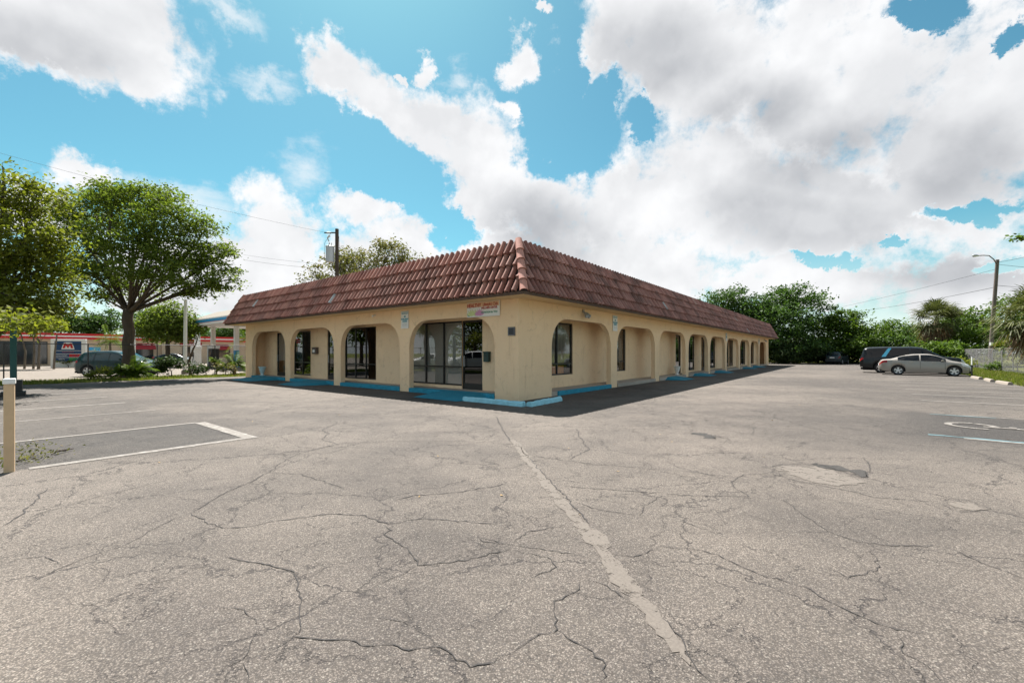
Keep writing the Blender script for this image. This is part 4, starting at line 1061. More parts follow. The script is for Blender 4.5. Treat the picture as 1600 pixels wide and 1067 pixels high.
def feather_palm(loc, h, r, label, seed, n=16, name='feather_palm', grp=None, tr=.1):
    rng = random.Random(seed); e = empty(name, label, 'palm', loc, 0, grp)
    mb = MB(); mb.tube([(0,0,-.05),(.03,0,h*.5),(0,0,h)], [tr*1.2,tr,tr*.8], 9); mb.build('trunk', M['bark_pale'], e, smooth=True)
    vs, fs = [], []
    def strip(pts, q, ws):
        o = len(vs)
        for p, w in zip(pts, ws): vs.append(p - q*w); vs.append(p + q*w)
        for i in range(len(pts)-1): fs.append((o+2*i, o+2*i+1, o+2*i+3, o+2*i+2))
    for k in range(n):
        az = k*2.39996 + rng.gauss(0,.25); el = R(rng.uniform(5,78)); d = Vector((math.cos(az),math.sin(az),0)); q = Vector((-d.y,d.x,0))
        L = r*rng.uniform(.8,1.15); spine = []
        for i in range(8):
            t = i/7; spine.append(Vector((0,0,h)) + d*(L*t*math.cos(el)*.9) + Vector((0,0,1))*(L*t*math.sin(el) - L*.75*t*t*math.cos(el)))
        strip(spine, q, [.016]*7+[.004])
        for i in range(1,8):
            for sgn in (-1,1):
                for j in (0,.5):
                    p = spine[i].lerp(spine[max(i-1,0)], j); l = L*.34*(1-.55*i/8)*rng.uniform(.8,1.2)
                    tip = p + q*sgn*l*.85 + d*l*.45 - Vector((0,0,l*rng.uniform(.15,.5)))
                    ax = (tip-p).normalized().cross(q*sgn + Vector((0,0,1))).normalized()
                    strip([p, p.lerp(tip,.5)+Vector((0,0,.02)), tip], ax, [.012,.026,.004])
    m = MB(); m.v = [tuple(p) for p in vs]; m.f = fs; m.build('crown', M['frond_green'], e)
    return e
feather_palm(at(172,44), 2.6, 2.2, 'small feather palm with drooping fronds in front of the store', 5)
feather_palm(at(385,58), 3.2, 2.6, 'feather palm under the fuel canopy edge beside the arcade', 6)
feather_palm(at(366,30.0,-.03), .75, 1.25, 'bushy young palm beside the left end of the arcade', 7, 24, 'young_palm')
feather_palm(at(338,29.6,-.03), .9, .7, 'small young palm on a thin stem along the verge', 8, 12, 'young_palm', tr=.04)
feather_palm(at(212,25.6,-.03), .35, 1.3, 'dense dark palm clump at the foot of the large trunk', 9, 34, 'palm_clump')
feather_palm(at(193,25.2,-.03), .3, 1.0, 'low palm clump left of the large trunk in front of the parked vehicle', 10, 22, 'palm_clump')

def shrub(px, Y, w, h, label, leaf, seed, n=900, size=.12, name='shrub'):
    rr = random.Random(seed); bl = []
    for _ in range(6): bl.append((rr.uniform(-.5,.5)*w, rr.uniform(-.3,.3)*w, h*rr.uniform(.35,.8), w*.28, w*.28, h*.24))
    return tree(name, label, at(px, Y, -.03), (h*.25,.03,0,0), bl, n, size, leaf, M['bark'], seed, 'shrubs along the left fence', clump=.22, per=22, cat='shrub', twig=True)
shrub(268, 27.6, 1.5, 1.45, 'dark leafy shrub left of the white pole', M['leaf_dark'], 21, 1700, .15)
shrub(300, 28.4, 1.2, .9, 'sparse leggy shrub right of the white pole', M['leaf_dark'], 22, 420, .14)
shrub(322, 28.8, 1.1, .8, 'sparse leggy shrub midway to the arcade', M['leaf_dark'], 23, 380, .14)
shrub(352, 29.0, 1.0, .9, 'thin shrub before the young palm', M['leaf_olive'], 24, 420, .13)
shrub(165, 25.0, 1.2, .75, 'yellow green shrub in front of the parked vehicle', M['leaf_lime'], 25, 420, .12)
shrub(141, 24.6, .7, .5, 'small yellowish shrub at the tail of the parked vehicle', M['leaf_lime'], 26, 200, .11)
shrub(107, 44.5, 1.6, .9, 'yellow flowering shrub at the foot of the price sign', M['leaf_yel'], 27, 500, .14)
shrub(1548, 34.5, .9, .8, 'green weedy shrub at the foot of the right fence', M['leaf_mid'], 28, 700, .13, 'fence_shrub')
shrub(1545, 45.0, 3.4, 1.6, 'pale green bush seen through the right fence', M['leaf_lime'], 29, 1100, .18, 'fence_shrub')
shrub(1590, 33.0, 2.4, 2.6, 'yellowish bush behind the right end of the fence', M['leaf_lime'], 30, 900, .18, 'fence_shrub')
shrub(1500, 42.0, 3.4, 1.5, 'pale bush seen through the far stretch of the right fence', M['leaf_lime'], 31, 900, .2, 'fence_shrub')

def blades(name, uvbox, n, h, seed, mat):
    rng = np.random.default_rng(seed); u0,u1,v0,v1 = uvbox
    u = rng.uniform(u0,u1,n*3); v = rng.uniform(v0,v1,n*3)
    keep = (np.sin(u*1.7+v*.9)+np.sin(v*2.3-u*.6)+rng.normal(0,.8,n*3)) > -.2
    u = u[keep][:n]; v = v[keep][:n]; n = len(u)
    x = CX+UU[0]*u+VV[0]*v; y = CY+UU[1]*u+VV[1]*v
    hh = h*rng.uniform(.4,1.3,n); a = rng.uniform(0,6.283,n); w = .012+.012*rng.random(n); le = rng.normal(0,.35,(n,2))*hh[:,None]
    V = np.zeros((n,3,3)); V[:,0,0] = x-np.cos(a)*w; V[:,0,1] = y-np.sin(a)*w; V[:,1,0] = x+np.cos(a)*w; V[:,1,1] = y+np.sin(a)*w
    V[:,2,0] = x+le[:,0]; V[:,2,1] = y+le[:,1]; V[:,2,2] = hh; V[:,0:2,2] = -.04
    return tag(link(name, np_mesh(name, V.reshape(-1,3), np.arange(n*3).reshape(n,3)), mat), kind='stuff')
blades('grass', (-32,12,22.5,27.0), 26000, .10, 1, M['blade'])
blades('grass', (8,66,-18.5,-14.2), 52000, .16, 2, M['blade'])
blades('grass', (-13.8,-10.4,.3,22.4), 9000, .10, 3, M['blade'])
blades('grass', (66.5,70,-24,20), 9000, .25, 4, M['blade'])

# weeds and a twig by the cream post
rng = np.random.default_rng(9); P_ = []
for px, py, r, n in ((30,704,.16,60),(40,706,.2,80),(50,712,.2,90),(56,716,.12,40),(68,718,.12,40),(28,726,.14,60),(44,722,.12,50),(6,728,.2,60),(80,714,.1,20),(20,700,.18,60)):
    g = px2g(px, py); P_.append(np.array([g.x,g.y,.05]) + rng.normal(size=(n,3))*np.array([r,r,.025]))
P_ = np.concatenate(P_); P_[:,2] = np.abs(P_[:,2])+.012
P_ = P_[::2]; v, q = leaf_quads(P_, .045, rng, .3, .45)
tag(link('weeds', np_mesh('weeds', v, q), M['leaf_olive']), kind='stuff')
a = px2g(80,712); b = px2g(103,706)
mb = MB(); mb.tube([a+Vector((0,0,.02)), a.lerp(b,.5)+Vector((0,0,.05)), b+Vector((0,0,.02))], [.008,.014,.01], 6); mb.tube([a.lerp(b,.6)+Vector((0,0,.04)), b+Vector((-.05,-.12,.02))], [.014,.008], 6); mb.tube([a.lerp(b,.75)+Vector((0,0,.04)), b+Vector((.02,.1,.03))], [.012,.006], 6)
tag(mb.build('twig', M['twig'], smooth=True), 'forked dead twig lying in the marked left stall', 'twig')
a = px2g(26,722); b = px2g(56,714)
tag(MB().tube([a+Vector((0,0,.015)), a.lerp(b,.5)+Vector((0,.03,.03)), b+Vector((0,0,.015))], [.012,.01,.005], 6).build('twig', M['twig'], smooth=True), 'thin straight dead twig in the weeds beside the cream post', 'twig')
# a few fallen leaves blown over the lot
rng = np.random.default_rng(4); n = 34
P_ = np.stack([rng.uniform(-7,9,n), rng.uniform(2.2,13,n), np.full(n,.012)], 1)
v, q = leaf_quads(P_, .036, rng, 3.0, .6); tag(link('fallen_leaves', np_mesh('fallen_leaves', v, q), plain('yellow fallen leaf', (.26,.16,.05), .8)), kind='stuff')

# ------------------------------------------------------------------ posts, poles, fences, wheel stops
g = px2g(14.5,737)
e = empty('bollard_post', 'cream painted square post with a white cap at the left foreground', 'post', (g.x,g.y,0), R(44))
MB().box(-.046,.046,-.046,.046,-.02,1.12).build('shaft', M['cream'], e, bevel=.012)
MB().box(-.054,.054,-.054,.054,1.12,1.19).build('cap', M['white'], e, bevel=.008)
b = at(21,15.2)
e = empty('green_pole', 'dark green square pole on a black stepped base behind the cream post', 'pole', (b.x,b.y,0), R(46))
MB().box(-.08,.08,-.08,.08,.5,2.75).build('shaft', M['dkgreen'], e, bevel=.01)
MB().box(-.21,.21,-.21,.21,.16,.56).build('base_block', M['black'], e, bevel=.01); MB().box(-.29,.29,-.29,.29,0,.158).build('base_foot', M['black'], e, bevel=.01)

def fence(p0, p1, hgt, label, post_r, pitch, wire, mat, step, name='chain_link_fence', pmat=None):
    pmat = pmat or mat
    a = Vector(p0); b = Vector(p1); L = (b-a).length; rz = math.atan2((b-a).y,(b-a).x)
    e = empty(name, label, 'fence', (a.x,a.y,0), rz)
    n = max(1, round(L/step))
    for i in range(n+1):
        x = L*i/n; MB().tube([(x,0,-.05),(x,0,hgt+.03)], post_r, 8).build('post', pmat, e, smooth=True)
    MB().tube([(0,0,hgt),(L,0,hgt)], post_r*.8, 8).build('top_rail', pmat, e, smooth=True)
    mb = MB(); k = int((L+hgt)/pitch)
    for s in (1,-1):
        for i in range(-int(hgt/pitch)-1, k):
            x0 = i*pitch
            za, zb = .03, hgt-.02
            xa, xb = (x0, x0+hgt) if s == 1 else (x0+hgt, x0)
            def cl(x, z, ox, oz):
                if x < 0: t = (0-x)/(ox-x); return 0, z+(oz-z)*t
                if x > L: t = (L-x)/(ox-x); return L, z+(oz-z)*t
                return x, z
            if max(xa,xb) <= 0 or min(xa,xb) >= L: continue
            A = cl(xa,za,xb,zb); B_ = cl(xb,zb,xa,za); y = .022 + .003*s; w = wire/2
            mb.add([(A[0]-w,y-w,A[1]),(A[0]+w,y-w,A[1]),(A[0],y+w,A[1]),(B_[0]-w,y-w,B_[1]),(B_[0]+w,y-w,B_[1]),(B_[0],y+w,B_[1])], [(0,1,4,3),(1,2,5,4),(2,0,3,5)])
    mb.build('chain_link_mesh', mat, e)
    return e
M['dark_wire'] = plain('dark fence wire', (.035,.034,.034), .6, var=.1)
M['pale_wire'] = plain('galvanised fence wire', (.085,.083,.086), .7, 0, var=.1)
fence(W(-22,26.1).xy, W(3.0,26.1).xy, 2.0, 'thin dark chain link fence along the left verge', .028, .11, .004, M['dark_wire'], 3.1)
fence(W(22,-17.4).xy, W(64,-17.4).xy, 1.85, 'pale galvanised chain link fence along the right verge', .03, .08, .0045, M['pale_wire'], 2.9, pmat=plain('galvanised post', (.24,.235,.235), .5, .3))

SPL = ['concrete wheel stop nearest the right frame edge','middle concrete wheel stop on the right verge edge','concrete wheel stop just beyond the silver sedan nose']
for k, u in enumerate((20.6,23.2,25.9)):
    mb = MB(); L = 1.75; prof = [(-.10,0),(-.075,.10),(-.05,.13),(.05,.13),(.075,.10),(.10,0)]
    mb.add([(x,y,z) for x in (-L/2,L/2) for y, z in prof], [(i,i+6,i+7,i+1) for i in range(5)] + [(0,1,2,3,4,5)][:1] + [(11,10,9,8,7,6)])
    tag(mb.build('wheel_stop', M['stop'], loc=W(u,-13.95+.05*k,0), rz=ANG+R((3,-2,2)[k]), bevel=.012), SPL[k], 'wheel stop', 'concrete wheel stops along the right verge')
g = at(1518.5,27.2)
e = empty('marker_post', 'short black and white marker post before the silver sedan', 'post', (g.x,g.y,0))
MB().box(-.026,.026,-.026,.026,-.05,.75).build('shaft', M['black'], e); MB().box(-.028,.028,-.028,.028,.75,1.25).build('white_top', M['white'], e)

# utility pole with transformer behind the roof
p = at(526.5,36)
e = empty('utility_pole', 'dark wooden utility pole carrying a grey transformer behind the left roof', 'utility pole', (p.x,p.y,0))
zt = zat(358,36)
MB().tube([(0,0,-.2),(0,0,zt)], [.18,.14], 12).build('shaft', M['wood_pole'], e, smooth=True)
tr_ = MB(); zc0, zc1 = zat(410,36), zat(385.5,36); tr_.lathe([(.30,0),(.33,.03),(.33,zc1-zc0-.06),(.36,zc1-zc0-.05),(.36,zc1-zc0),(.28,zc1-zc0+.05)], 20, (-.56,-.05,zc0))
to = tr_.build('transformer', M['grey_paint'], e, smooth=True)
MB().tube([(-.62,-.05,zc1+.02),(-.62,-.05,zc1+.32)], [.06,.035], 8).tube([(-.42,-.12,zc1+.02),(-.40,-.12,zc1+.28)], [.05,.03], 8).build('bushing', M['grey_metal'], to, smooth=True)
zc = zat(364,36)
MB().box(-1.05,-.14,-.05,.05,zc-.03,zc+.05).build('cross_arm', M['wood_pole'], e)
MB().tube([(-.85,0,zc),(-.5,0,zc)], .07, 8).build('insulator', M['grey_metal'], e, smooth=True)
MB().tube([(-.55,-.1,zc-.25),(-.75,-.1,zc-.45),(-.62,-.1,zc-.75)], [.09,.06,.04], 8).build('cutout_fuse', M['grey_metal'], e, smooth=True)
MB().tube([(-.5,0,zc),(-1.0,-.1,zc-.9),(-.98,-.1,zc0+.4),(-.75,-.1,zc0-.2)], .012, 5).tube([(0.16,0,zc-.3),(.3,0,zc0-.5),(.17,0,zc0-1.6)], .012, 5).build('jumper_wire', M['wire'], e)

def cable(a, b, sag, r, label, grp):
    pts = []
    for i in range(25):
        t = i/24; q = Vector(a).lerp(Vector(b), t); q.z -= sag*4*t*(1-t); pts.append(q)
    return tag(MB().tube(pts, r, 5).build('power_line', M['wire']), label, 'power line', grp)
cable((p.x-.9,p.y,zc+.02), at(-120,30,zat(205,30)),   .35, .009, 'power line running from the transformer pole to the upper left frame edge', 'overhead power lines')
cable((p.x-.1,p.y+.1,zat(421,36)), at(380,44,zat(406,44)), .1, .012, 'lower pair power line left of the transformer pole, the bottom one', 'overhead power lines')
cable((p.x-.1,p.y+.1,zat(414,36)), at(380,44,zat(398,44)), .1, .010, 'lower pair power line left of the transformer pole, the top one', 'overhead power lines')

# street lamp pole at the right
Yp = 42.0; b0 = at(1546,Yp); t0_ = at(1558.5,Yp,zat(406,Yp))
e = empty('street_lamp', 'leaning grey wooden pole with a long curved lamp arm by the right fence', 'street lamp', (b0.x,b0.y,0))
top = t0_ - Vector((b0.x,b0.y,0))
MB().tube([(0,0,-.2), top*.5, top], [.18,.155,.135], 12).build('shaft', M['grey_pole'], e, smooth=True)
arm = [top*.935 + Vector((0,-.1,0)), top*.985 + Vector((-.8,-.4,.12)), top + Vector((-1.7,-.8,.22)), top + Vector((-2.6,-1.1,.18)), top + Vector((-3.2,-1.2,.12))]
MB().tube(arm, [.045,.045,.042,.04,.04], 8).build('lamp_arm', M['grey_pole'], e, smooth=True)
MB().tube([arm[-1]+Vector((.1,0,0)), arm[-1]+Vector((-.15,0,.02)), arm[-1]+Vector((-.5,-.1,-.02)), arm[-1]+Vector((-.62,-.1,-.03))], [.05,.11,.12,.05], 10).build('lamp_head', M['grey_metal'], e, smooth=True)
MB().box(-.26,.02,-.36,-.22,zat(540,Yp),zat(535,Yp)).build('meter_tag', M['white'], e)
cable((t0_.x,t0_.y,zat(448,Yp)), at(1330,90,zat(487,90)), .3, .022, 'lower cable sagging left from the street lamp pole', 'cables from the street lamp pole')
cable((t0_.x,t0_.y,zat(420,Yp)), at(1260,95,zat(490,95)), .3, .016, 'upper cable sloping left from the street lamp pole', 'cables from the street lamp pole')
cable((t0_.x,t0_.y,zat(410,Yp)), at(1690,36,zat(375,36)), .2, .016, 'upper cable rising right from the street lamp pole', 'cables from the street lamp pole')
cable((t0_.x,t0_.y,zat(446,Yp)), at(1690,36,zat(445,36)), .2, .018, 'lower cable running right from the street lamp pole', 'cables from the street lamp pole')
cable((t0_.x,t0_.y,zat(413,Yp)), at(1720,38,zat(420,38)), .2, .016, 'middle cable running right from the street lamp pole', 'cables from the street lamp pole')

# white light pole at the petrol station
p = at(289,31.0)
e = empty('light_pole', 'tall plain white pole on the left verge before the fuel canopy', 'pole', (p.x,p.y,0))
MB().tube([(0,0,.25),(0.05,0,zat(468,31))], [.12,.10], 12).build('shaft', M['white'], e, smooth=True); MB().lathe([(.22,0),(.22,.22),(.16,.3)], 16).build('base_block', M['stop'], e)
p = at(209,48); e = empty('light_pole', 'white pole just right of the large dark trunk', 'pole', (p.x,p.y,0))
MB().tube([(0,0,0),(0,0,zat(498,48))], .16, 10).build('shaft', M['white'], e, smooth=True); MB().lathe([(.26,0),(.26,.2),(.18,.28)], 14).build('base_block', M['stop'], e)

# ------------------------------------------------------------------ petrol station
SA = Vector((-57,48)); ds = Vector(UU)
e = empty('convenience_store', 'low beige convenience store with a red and white striped parapet', 'store', (SA.x,SA.y,0), ANG)
S0, S1 = -14, 46
MB().box(S0,S1,0,10,-.1,3.15).build('wall', M['store_wall'], e)
mb = MB(); mb.box(S0-.3,S1+.3,-.35,10.3,3.15,3.42).box(S0-.3,S1+.3,-.35,10.3,3.58,3.86); mb.build('red_band', M['red'], e)
MB().box(S0-.28,S1+.28,-.33,10.28,3.42,3.58).build('white_band', M['white'], e)
for a, b, z0, z1 in ((-12,-7.2,.3,2.7),(-6.6,-3.2,.3,2.7),(-1.6,3.6,.2,2.75),(11.4,13.4,0.0,2.1),(16.8,18.8,0.0,2.3),(20.0,22.6,.9,2.3),(25.2,27.4,.9,2.1),(30,33,.4,2.4),(36,40,.4,2.4)):
    w = MB().box(a-.08,b+.08,-.06,.02,z0-.02,z1+.08).build('window', M['alu'], e); MB().box(a,b,-.085,-.065,z0+.02,z1).build('pane', M['store_glass'], w)
for a, b in ((10.6,13.6),(20.0,22.4),(25.0,27.6)):
    mb = MB(); mb.add([(a,-.09,2.75),(b,-.09,2.75),(b,-.9,2.15),(a,-.9,2.15),(a,-.9,1.95),(b,-.9,1.95),(a,-.09,1.95),(b,-.09,1.95)], [(0,3,2,1),(3,4,5,2),(0,6,4,3),(1,2,5,7)]); mb.build('awning', M['red_awning'], e)
for x in (4.4,8.4,14.6,23.6,28.8,34): MB().box(x-.25,x+.25,-.30,-.003,0,3.14).build('pilaster', M['store_wall'], e)
w = MB().box(16.4,19.0,-.16,-.003,2.5,2.98).build('sign_board', M['red_awning'], e); text('lettering','MarketPlace',.36,M['white'],w,(17.7,-.17,2.74),sx=1.0)
# price sign
p = at(108,44.8)
e = empty('price_sign', 'blue and white fuel price sign with a red emblem and red and green price panels', 'sign', (p.x,p.y,0), R(22))
sw = 1.38; MB().box(-sw,sw,-.18,.18,0,2.92).build('cabinet', M['white'], e, bevel=.03)
MB().box(-1.05,1.05,-.20,-.185,.62,2.70).build('blue_panel', M['sign_blue'], e)
mb = MB()
for z in (1.72,1.40,1.03): mb.box(-1.05,1.05,-.212,-.202,z-.018,z+.018)
mb.build('divider', M['white'], e)
def rp(mb, pts, y): mb.poly([(x,y,z) for x, z in pts])
mb = MB(); rp(mb, [(-.52,1.86),(.52,1.86),(.46,2.14),(.34,2.52),(.20,2.58),(-.20,2.58),(-.34,2.52),(-.46,2.14)], -.206); mb.build('emblem_backing', M['white'], e)
mb = MB(); rp(mb, [(-.42,1.98),(-.24,1.98),(-.17,2.22),(-.15,2.22),(0,1.98),(.15,2.22),(.17,2.22),(.24,1.98),(.42,1.98),(.32,2.46),(.18,2.52),(0,2.34),(-.18,2.52),(-.32,2.46)], -.212); mb.build('emblem', M['red'], e)
MB().box(.10,1.02,-.215,-.205,1.07,1.36).build('price_panel', M['red'], e); MB().box(.10,1.02,-.215,-.205,.70,1.0).build('price_panel', M['led_green'], e)
text('lettering','3 49',.26,M['sign_blue'],e,(.56,-.22,1.21)); text('lettering','3 89',.26,M['sign_blue'],e,(.56,-.22,.85))
text('lettering','UNLEADED',.17,M['white'],e,(-.48,-.208,1.21)); text('lettering','DIESEL',.17,M['white'],e,(-.48,-.208,.85)); text('lettering','FOOD MART',.16,M['sign_red'],e,(0,-.208,1.56))
p = at(148,50); e = empty('street_sign', 'small pale blue board on a post at the store corner', 'sign', (p.x,p.y,0), R(25))
MB().tube([(0,0,0),(0,0,2.1)], .04, 8).build('post', M['grey_metal'], e); MB().box(-.5,.5,-.02,.02,1.75,2.15).build('board', M['blue_band'], e)
# fuel canopy
e = empty('fuel_canopy', 'white fuel canopy with a blue band and sloping tan roof left of the arcade', 'canopy', (-36.8,49,0), ANG)
Cu, Cv = 9.5, -17.0     # runs along +u and -v from its visible corner
MB().box(0,Cu,Cv,0,4.48,4.60).build('soffit', M['white'], e)
mb = MB(); mb.box(-.02,Cu+.02,Cv-.02,.02,4.60,4.68).box(-.02,Cu+.02,Cv-.02,.02,5.0,5.12); mb.build('fascia', M['white'], e)
MB().box(-.03,Cu+.03,Cv-.03,.03,4.72,5.0).build('blue_band', M['blue_band'], e); MB().box(-.026,Cu+.026,Cv-.026,.026,4.68,4.72).build('red_line', M['red'], e)
text('lettering','FUEL',.26,M['white'],e,(-.035,-1.6,4.86),(R(90),0,R(-90)))
mb = MB(); o_ = 2.2; mb.add([(-.02,.02,5.12),(Cu+.02,.02,5.12),(Cu+.02,Cv-.02,5.12),(-.02,Cv-.02,5.12),(o_,-o_,6.15),(Cu-o_,-o_,6.15),(Cu-o_,Cv+o_,6.15),(o_,Cv+o_,6.15)], [(0,3,7,4),(1,0,4,5),(2,1,5,6),(3,2,6,7),(4,7,6,5)])
mb.build('roof', M['tan_roof'], e)
for u, v in ((2.0,-1.6),(2.0,-8.5),(2.0,-15),(7.6,-1.6),(7.6,-8.5),(7.6,-15)):
    cpart = MB().box(u-.2,u+.2,v-.2,v+.2,1.75,4.48).build('column', M['white'], e); MB().box(u-.21,u+.21,v-.21,v+.21,0,1.75).build('blue_cladding', M['blue_band'], cpart)
for k, (px, Y, lab) in enumerate(((334,47,'dark fuel pump under the canopy left of the blue column'),(307,52,'pale fuel pump behind the white pole'))):
    p = at(px,Y); e = empty('fuel_pump', lab, 'fuel pump', (p.x,p.y,0), ANG-R(90), 'fuel pumps under the canopy')
    MB().box(-.55,.55,-.35,.35,0,1.95).build('cabinet', M['black' if k == 0 else 'white'], e, bevel=.04); MB().box(-.62,.62,-.4,.4,1.95,2.3).build('top_panel', M['white'], e, bevel=.03)
    MB().box(-.35,.35,-.37,-.352,1.05,1.6).build('display', M['store_glass'], e); MB().tube([(.4,-.38,1.3),(.55,-.55,.7),(.35,-.5,.35),(.3,-.38,1.0)], .03, 8).build('hose', M['black'], e, smooth=True)
    MB().box(-.75,-.55,-.4,.4,0,2.3).build('side_panel', M['white'], e)
for k, (px, lab) in enumerate(((306,'slim white column left of the leaning dark stem'),(310.5,'slim white column right of the leaning dark stem'))):
    p = at(px,56); tag(MB().tube([p, p+Vector((0,0,zat(520,56)))], .17, 10).build('slim_column', M['white'], smooth=True), lab, 'column', 'slim columns at the station')
p0 = at(295,30.2); p1 = at(309,30.2,zat(527,30.2))
tag(MB().tube([p0+Vector((0,0,.9)), at(302,30.2,zat(545,30.2)), at(306,30.2,zat(538,30.2)), p1], [.07,.06,.05,.03], 7).tube([p0+Vector((.1,0,-.03)), p0+Vector((0,0,.9))], [.09,.07], 7).build('leaning_stem', M['bark'], smooth=True), 'dark bent bare stem leaning before the slim white columns', 'tree stem')

# ------------------------------------------------------------------ vehicles
def lerpt(tab, x):
    if x <= tab[0][0]: return tab[0][1]
    for (a, fa), (b, fb) in zip(tab[:-1], tab[1:]):
        if x <= b:
            t = (x-a)/(b-a); return fa + (fb-fa)*t
    return tab[-1][1]
def smooth_tab(tab, x, r=.07):
    return (lerpt(tab, x-r) + 2*lerpt(tab, x) + lerpt(tab, x+r))/4

def car(name, label, loc, rz, sp, paintm, glass, group=None, detail=True, cat='car'):
    """lofted car: x forward, wheels on z = 0; surface bands become body, windows and lamps"""
    e = empty(name, label, cat, loc, rz, group)
    L2 = sp['L']/2; wr, wf = sp['axles']; Rw = sp['R']; Ra = Rw*1.16
    xs = set(np.linspace(-L2, L2, 41).round(3))
    for xa in (wr, wf):
        for k in range(0, 13): xs.add(round(xa - Ra*math.cos(math.pi*k/12), 3))
    for a in sp['cuts']: xs.add(a)
    for d in (.02,.06,.12,.2): xs.add(round(-L2+d,3)); xs.add(round(L2-d,3))
    xs = sorted(xs); xs = [x for i, x in enumerate(xs) if i == 0 or x - xs[i-1] > .012 or x in sp['cuts']]
    rows = []
    for x in xs:
        zt = smooth_tab(sp['top'], x); zb = min(smooth_tab(sp['belt'], x), zt-.01); w = smooth_tab(sp['w'], x); yr = min(smooth_tab(sp['yr'], x), w*.97)
        zl = lerpt(sp['low'], x)
        for xa in (wr, wf):
            d = abs(x-xa)
            if d < Ra: zl = max(zl, Rw + math.sqrt(max(0, Ra*Ra-d*d)))
        zl = min(zl, zb-.06); hgt = zb - zl; g = zt - zb
        rows.append([(w*.95,zl),(w*.995,zl+.22*hgt),(w,zl+.45*hgt),(w*.985,zl+.78*hgt),(w*.955,zb),
                     (w*.955+(yr-w*.955)*.5, zb+g*.50),(yr, zb+g*.86),(yr*.90, zb+g*.95),(yr*.5, zt-.004),(0,zt)])
    nr = len(rows[0])
    verts = []
    for x, r in zip(xs, rows):
        for y, z in r: verts.append((x,y,z))
        for y, z in reversed(r[:-1]): verts.append((x,-y,z))
    nn = 2*nr-1
    parts = {'body': [], 'windshield': [], 'rear_window': [], 'left_window': [], 'right_window': [], 'left_taillight': [], 'right_taillight': [], 'left_headlight': [], 'right_headlight': []}
    for i in range(len(xs)-1):
        xm = (xs[i]+xs[i+1])/2
        for j in range(nn-1):
            jj = j if j < nr-1 else nn-2-j; side = 'left' if j < nr-1 else 'right'; f = (i*nn+j, (i+1)*nn+j, (i+1)*nn+j+1, i*nn+j+1); k = 'body'
            if jj in (4,5):
                for a, b in sp['side_glass']:
                    if a < xm < b: k = side + '_window'
            if jj >= 7:
                if sp['ws'][0] < xm < sp['ws'][1]: k = 'windshield'
                if sp['bl'][0] < xm < sp['bl'][1]: k = 'rear_window'
            if xm < sp['tail'] and jj in sp.get('tail_rows', (2,3)): k = side + '_taillight'
            if xm > sp['head'] and jj in (3,4): k = side + '_headlight'
            parts[k].append(f)
    parts['body'].append(tuple(range(nn))); m = (len(xs)-1)*nn; parts['body'].append(tuple(m+nn-1-k for k in range(nn)))
    pm = {'body': paintm, 'windshield': glass, 'rear_window': glass, 'left_window': glass, 'right_window': glass, 'left_taillight': M['tail'], 'right_taillight': M['tail'], 'left_headlight': M['lens'], 'right_headlight': M['lens']}
    nice = {'left_window':'side_window','right_window':'side_window','left_taillight':'taillight','right_taillight':'taillight','left_headlight':'headlight','right_headlight':'headlight'}
    for k, fl in parts.items():
        if not fl: continue
        used = sorted({i for f in fl for i in f}); mpi = {a: b for b, a in enumerate(used)}
        mb = MB(); mb.v = [verts[i] for i in used]; mb.f = [tuple(mpi[i] for i in f) for f in fl]
        mb.build(nice.get(k,k), pm[k], e, smooth=True, sharp=38)
    w0 = sp['W']/2
    mb = MB(); mb.box(-L2+.18, L2-.18, -w0*.80, w0*.80, .20, .52); mb.box(wr+Ra, wf-Ra, -w0*.94, w0*.94, .19, .30)
    mb.box(-L2+.05, wr-Ra*.9, -w0*.80, w0*.80, .24, .36); mb.box(wf+Ra*.9, L2-.06, -w0*.74, w0*.74, .20, .34); mb.build('underbody', M['under'], e)
    first = None
    for xa in (wr, wf):
        for sd in (-1,1):
            yo = w0*.985; yi = w0*.985-.21
            wh = bpy.data.objects.new('wheel', None); COL.objects.link(wh); wh.parent = e; wh.location = (xa, sd*(yo+yi)/2, Rw); wh.rotation_euler = (0,0,0 if sd < 0 else math.pi)
            hw = .105
            mb = MB(); prof = [(Rw*.66,-hw),(Rw*.94,-hw),(Rw,-hw*.72),(Rw,hw*.72),(Rw*.94,hw),(Rw*.66,hw)]
            n = 28; vs = [(r*math.cos(2*math.pi*k/n), y, r*math.sin(2*math.pi*k/n)) for r, y in prof for k in range(n)]
            fs = [(i*n+k, (i+1)*n+k, (i+1)*n+(k+1)%n, i*n+(k+1)%n) for i in range(5) for k in range(n)]
            mb.add(vs, fs).build('tyre', M['tyre'], wh, smooth=True)
            mb = MB(); mb.disc_y((0,0), Rw*.67, -hw*.35, hw*.5, 28)
            mb.build('hub_back', M['under'], wh)
            mb = MB()
            for k in range(5):
                a = 2*math.pi*k/5 + .3; d = Vector((math.cos(a),math.sin(a))); q = Vector((-d.y,d.x)); 
                p = [d*Rw*.10+q*Rw*.12, d*Rw*.66+q*Rw*.17, d*Rw*.66-q*Rw*.17, d*Rw*.10-q*Rw*.12]
                mb.add([(v.x,-hw*.80,v.y) for v in p] + [(v.x,-hw*.4,v.y) for v in p], [(0,1,2,3),(0,4,5,1),(1,5,6,2),(2,6,7,3),(3,7,4,0)])
            n = 28
            vs = [(r*math.cos(2*math.pi*k/n), y, r*math.sin(2*math.pi*k/n)) for r, y in ((Rw*.70,-hw*.96),(Rw*.62,-hw*.9),(Rw*.60,-hw*.36)) for k in range(n)]
            mb.add(vs, [(i*n+k, (i+1)*n+k, (i+1)*n+(k+1)%n, i*n+(k+1)%n) for i in range(2) for k in range(n)])
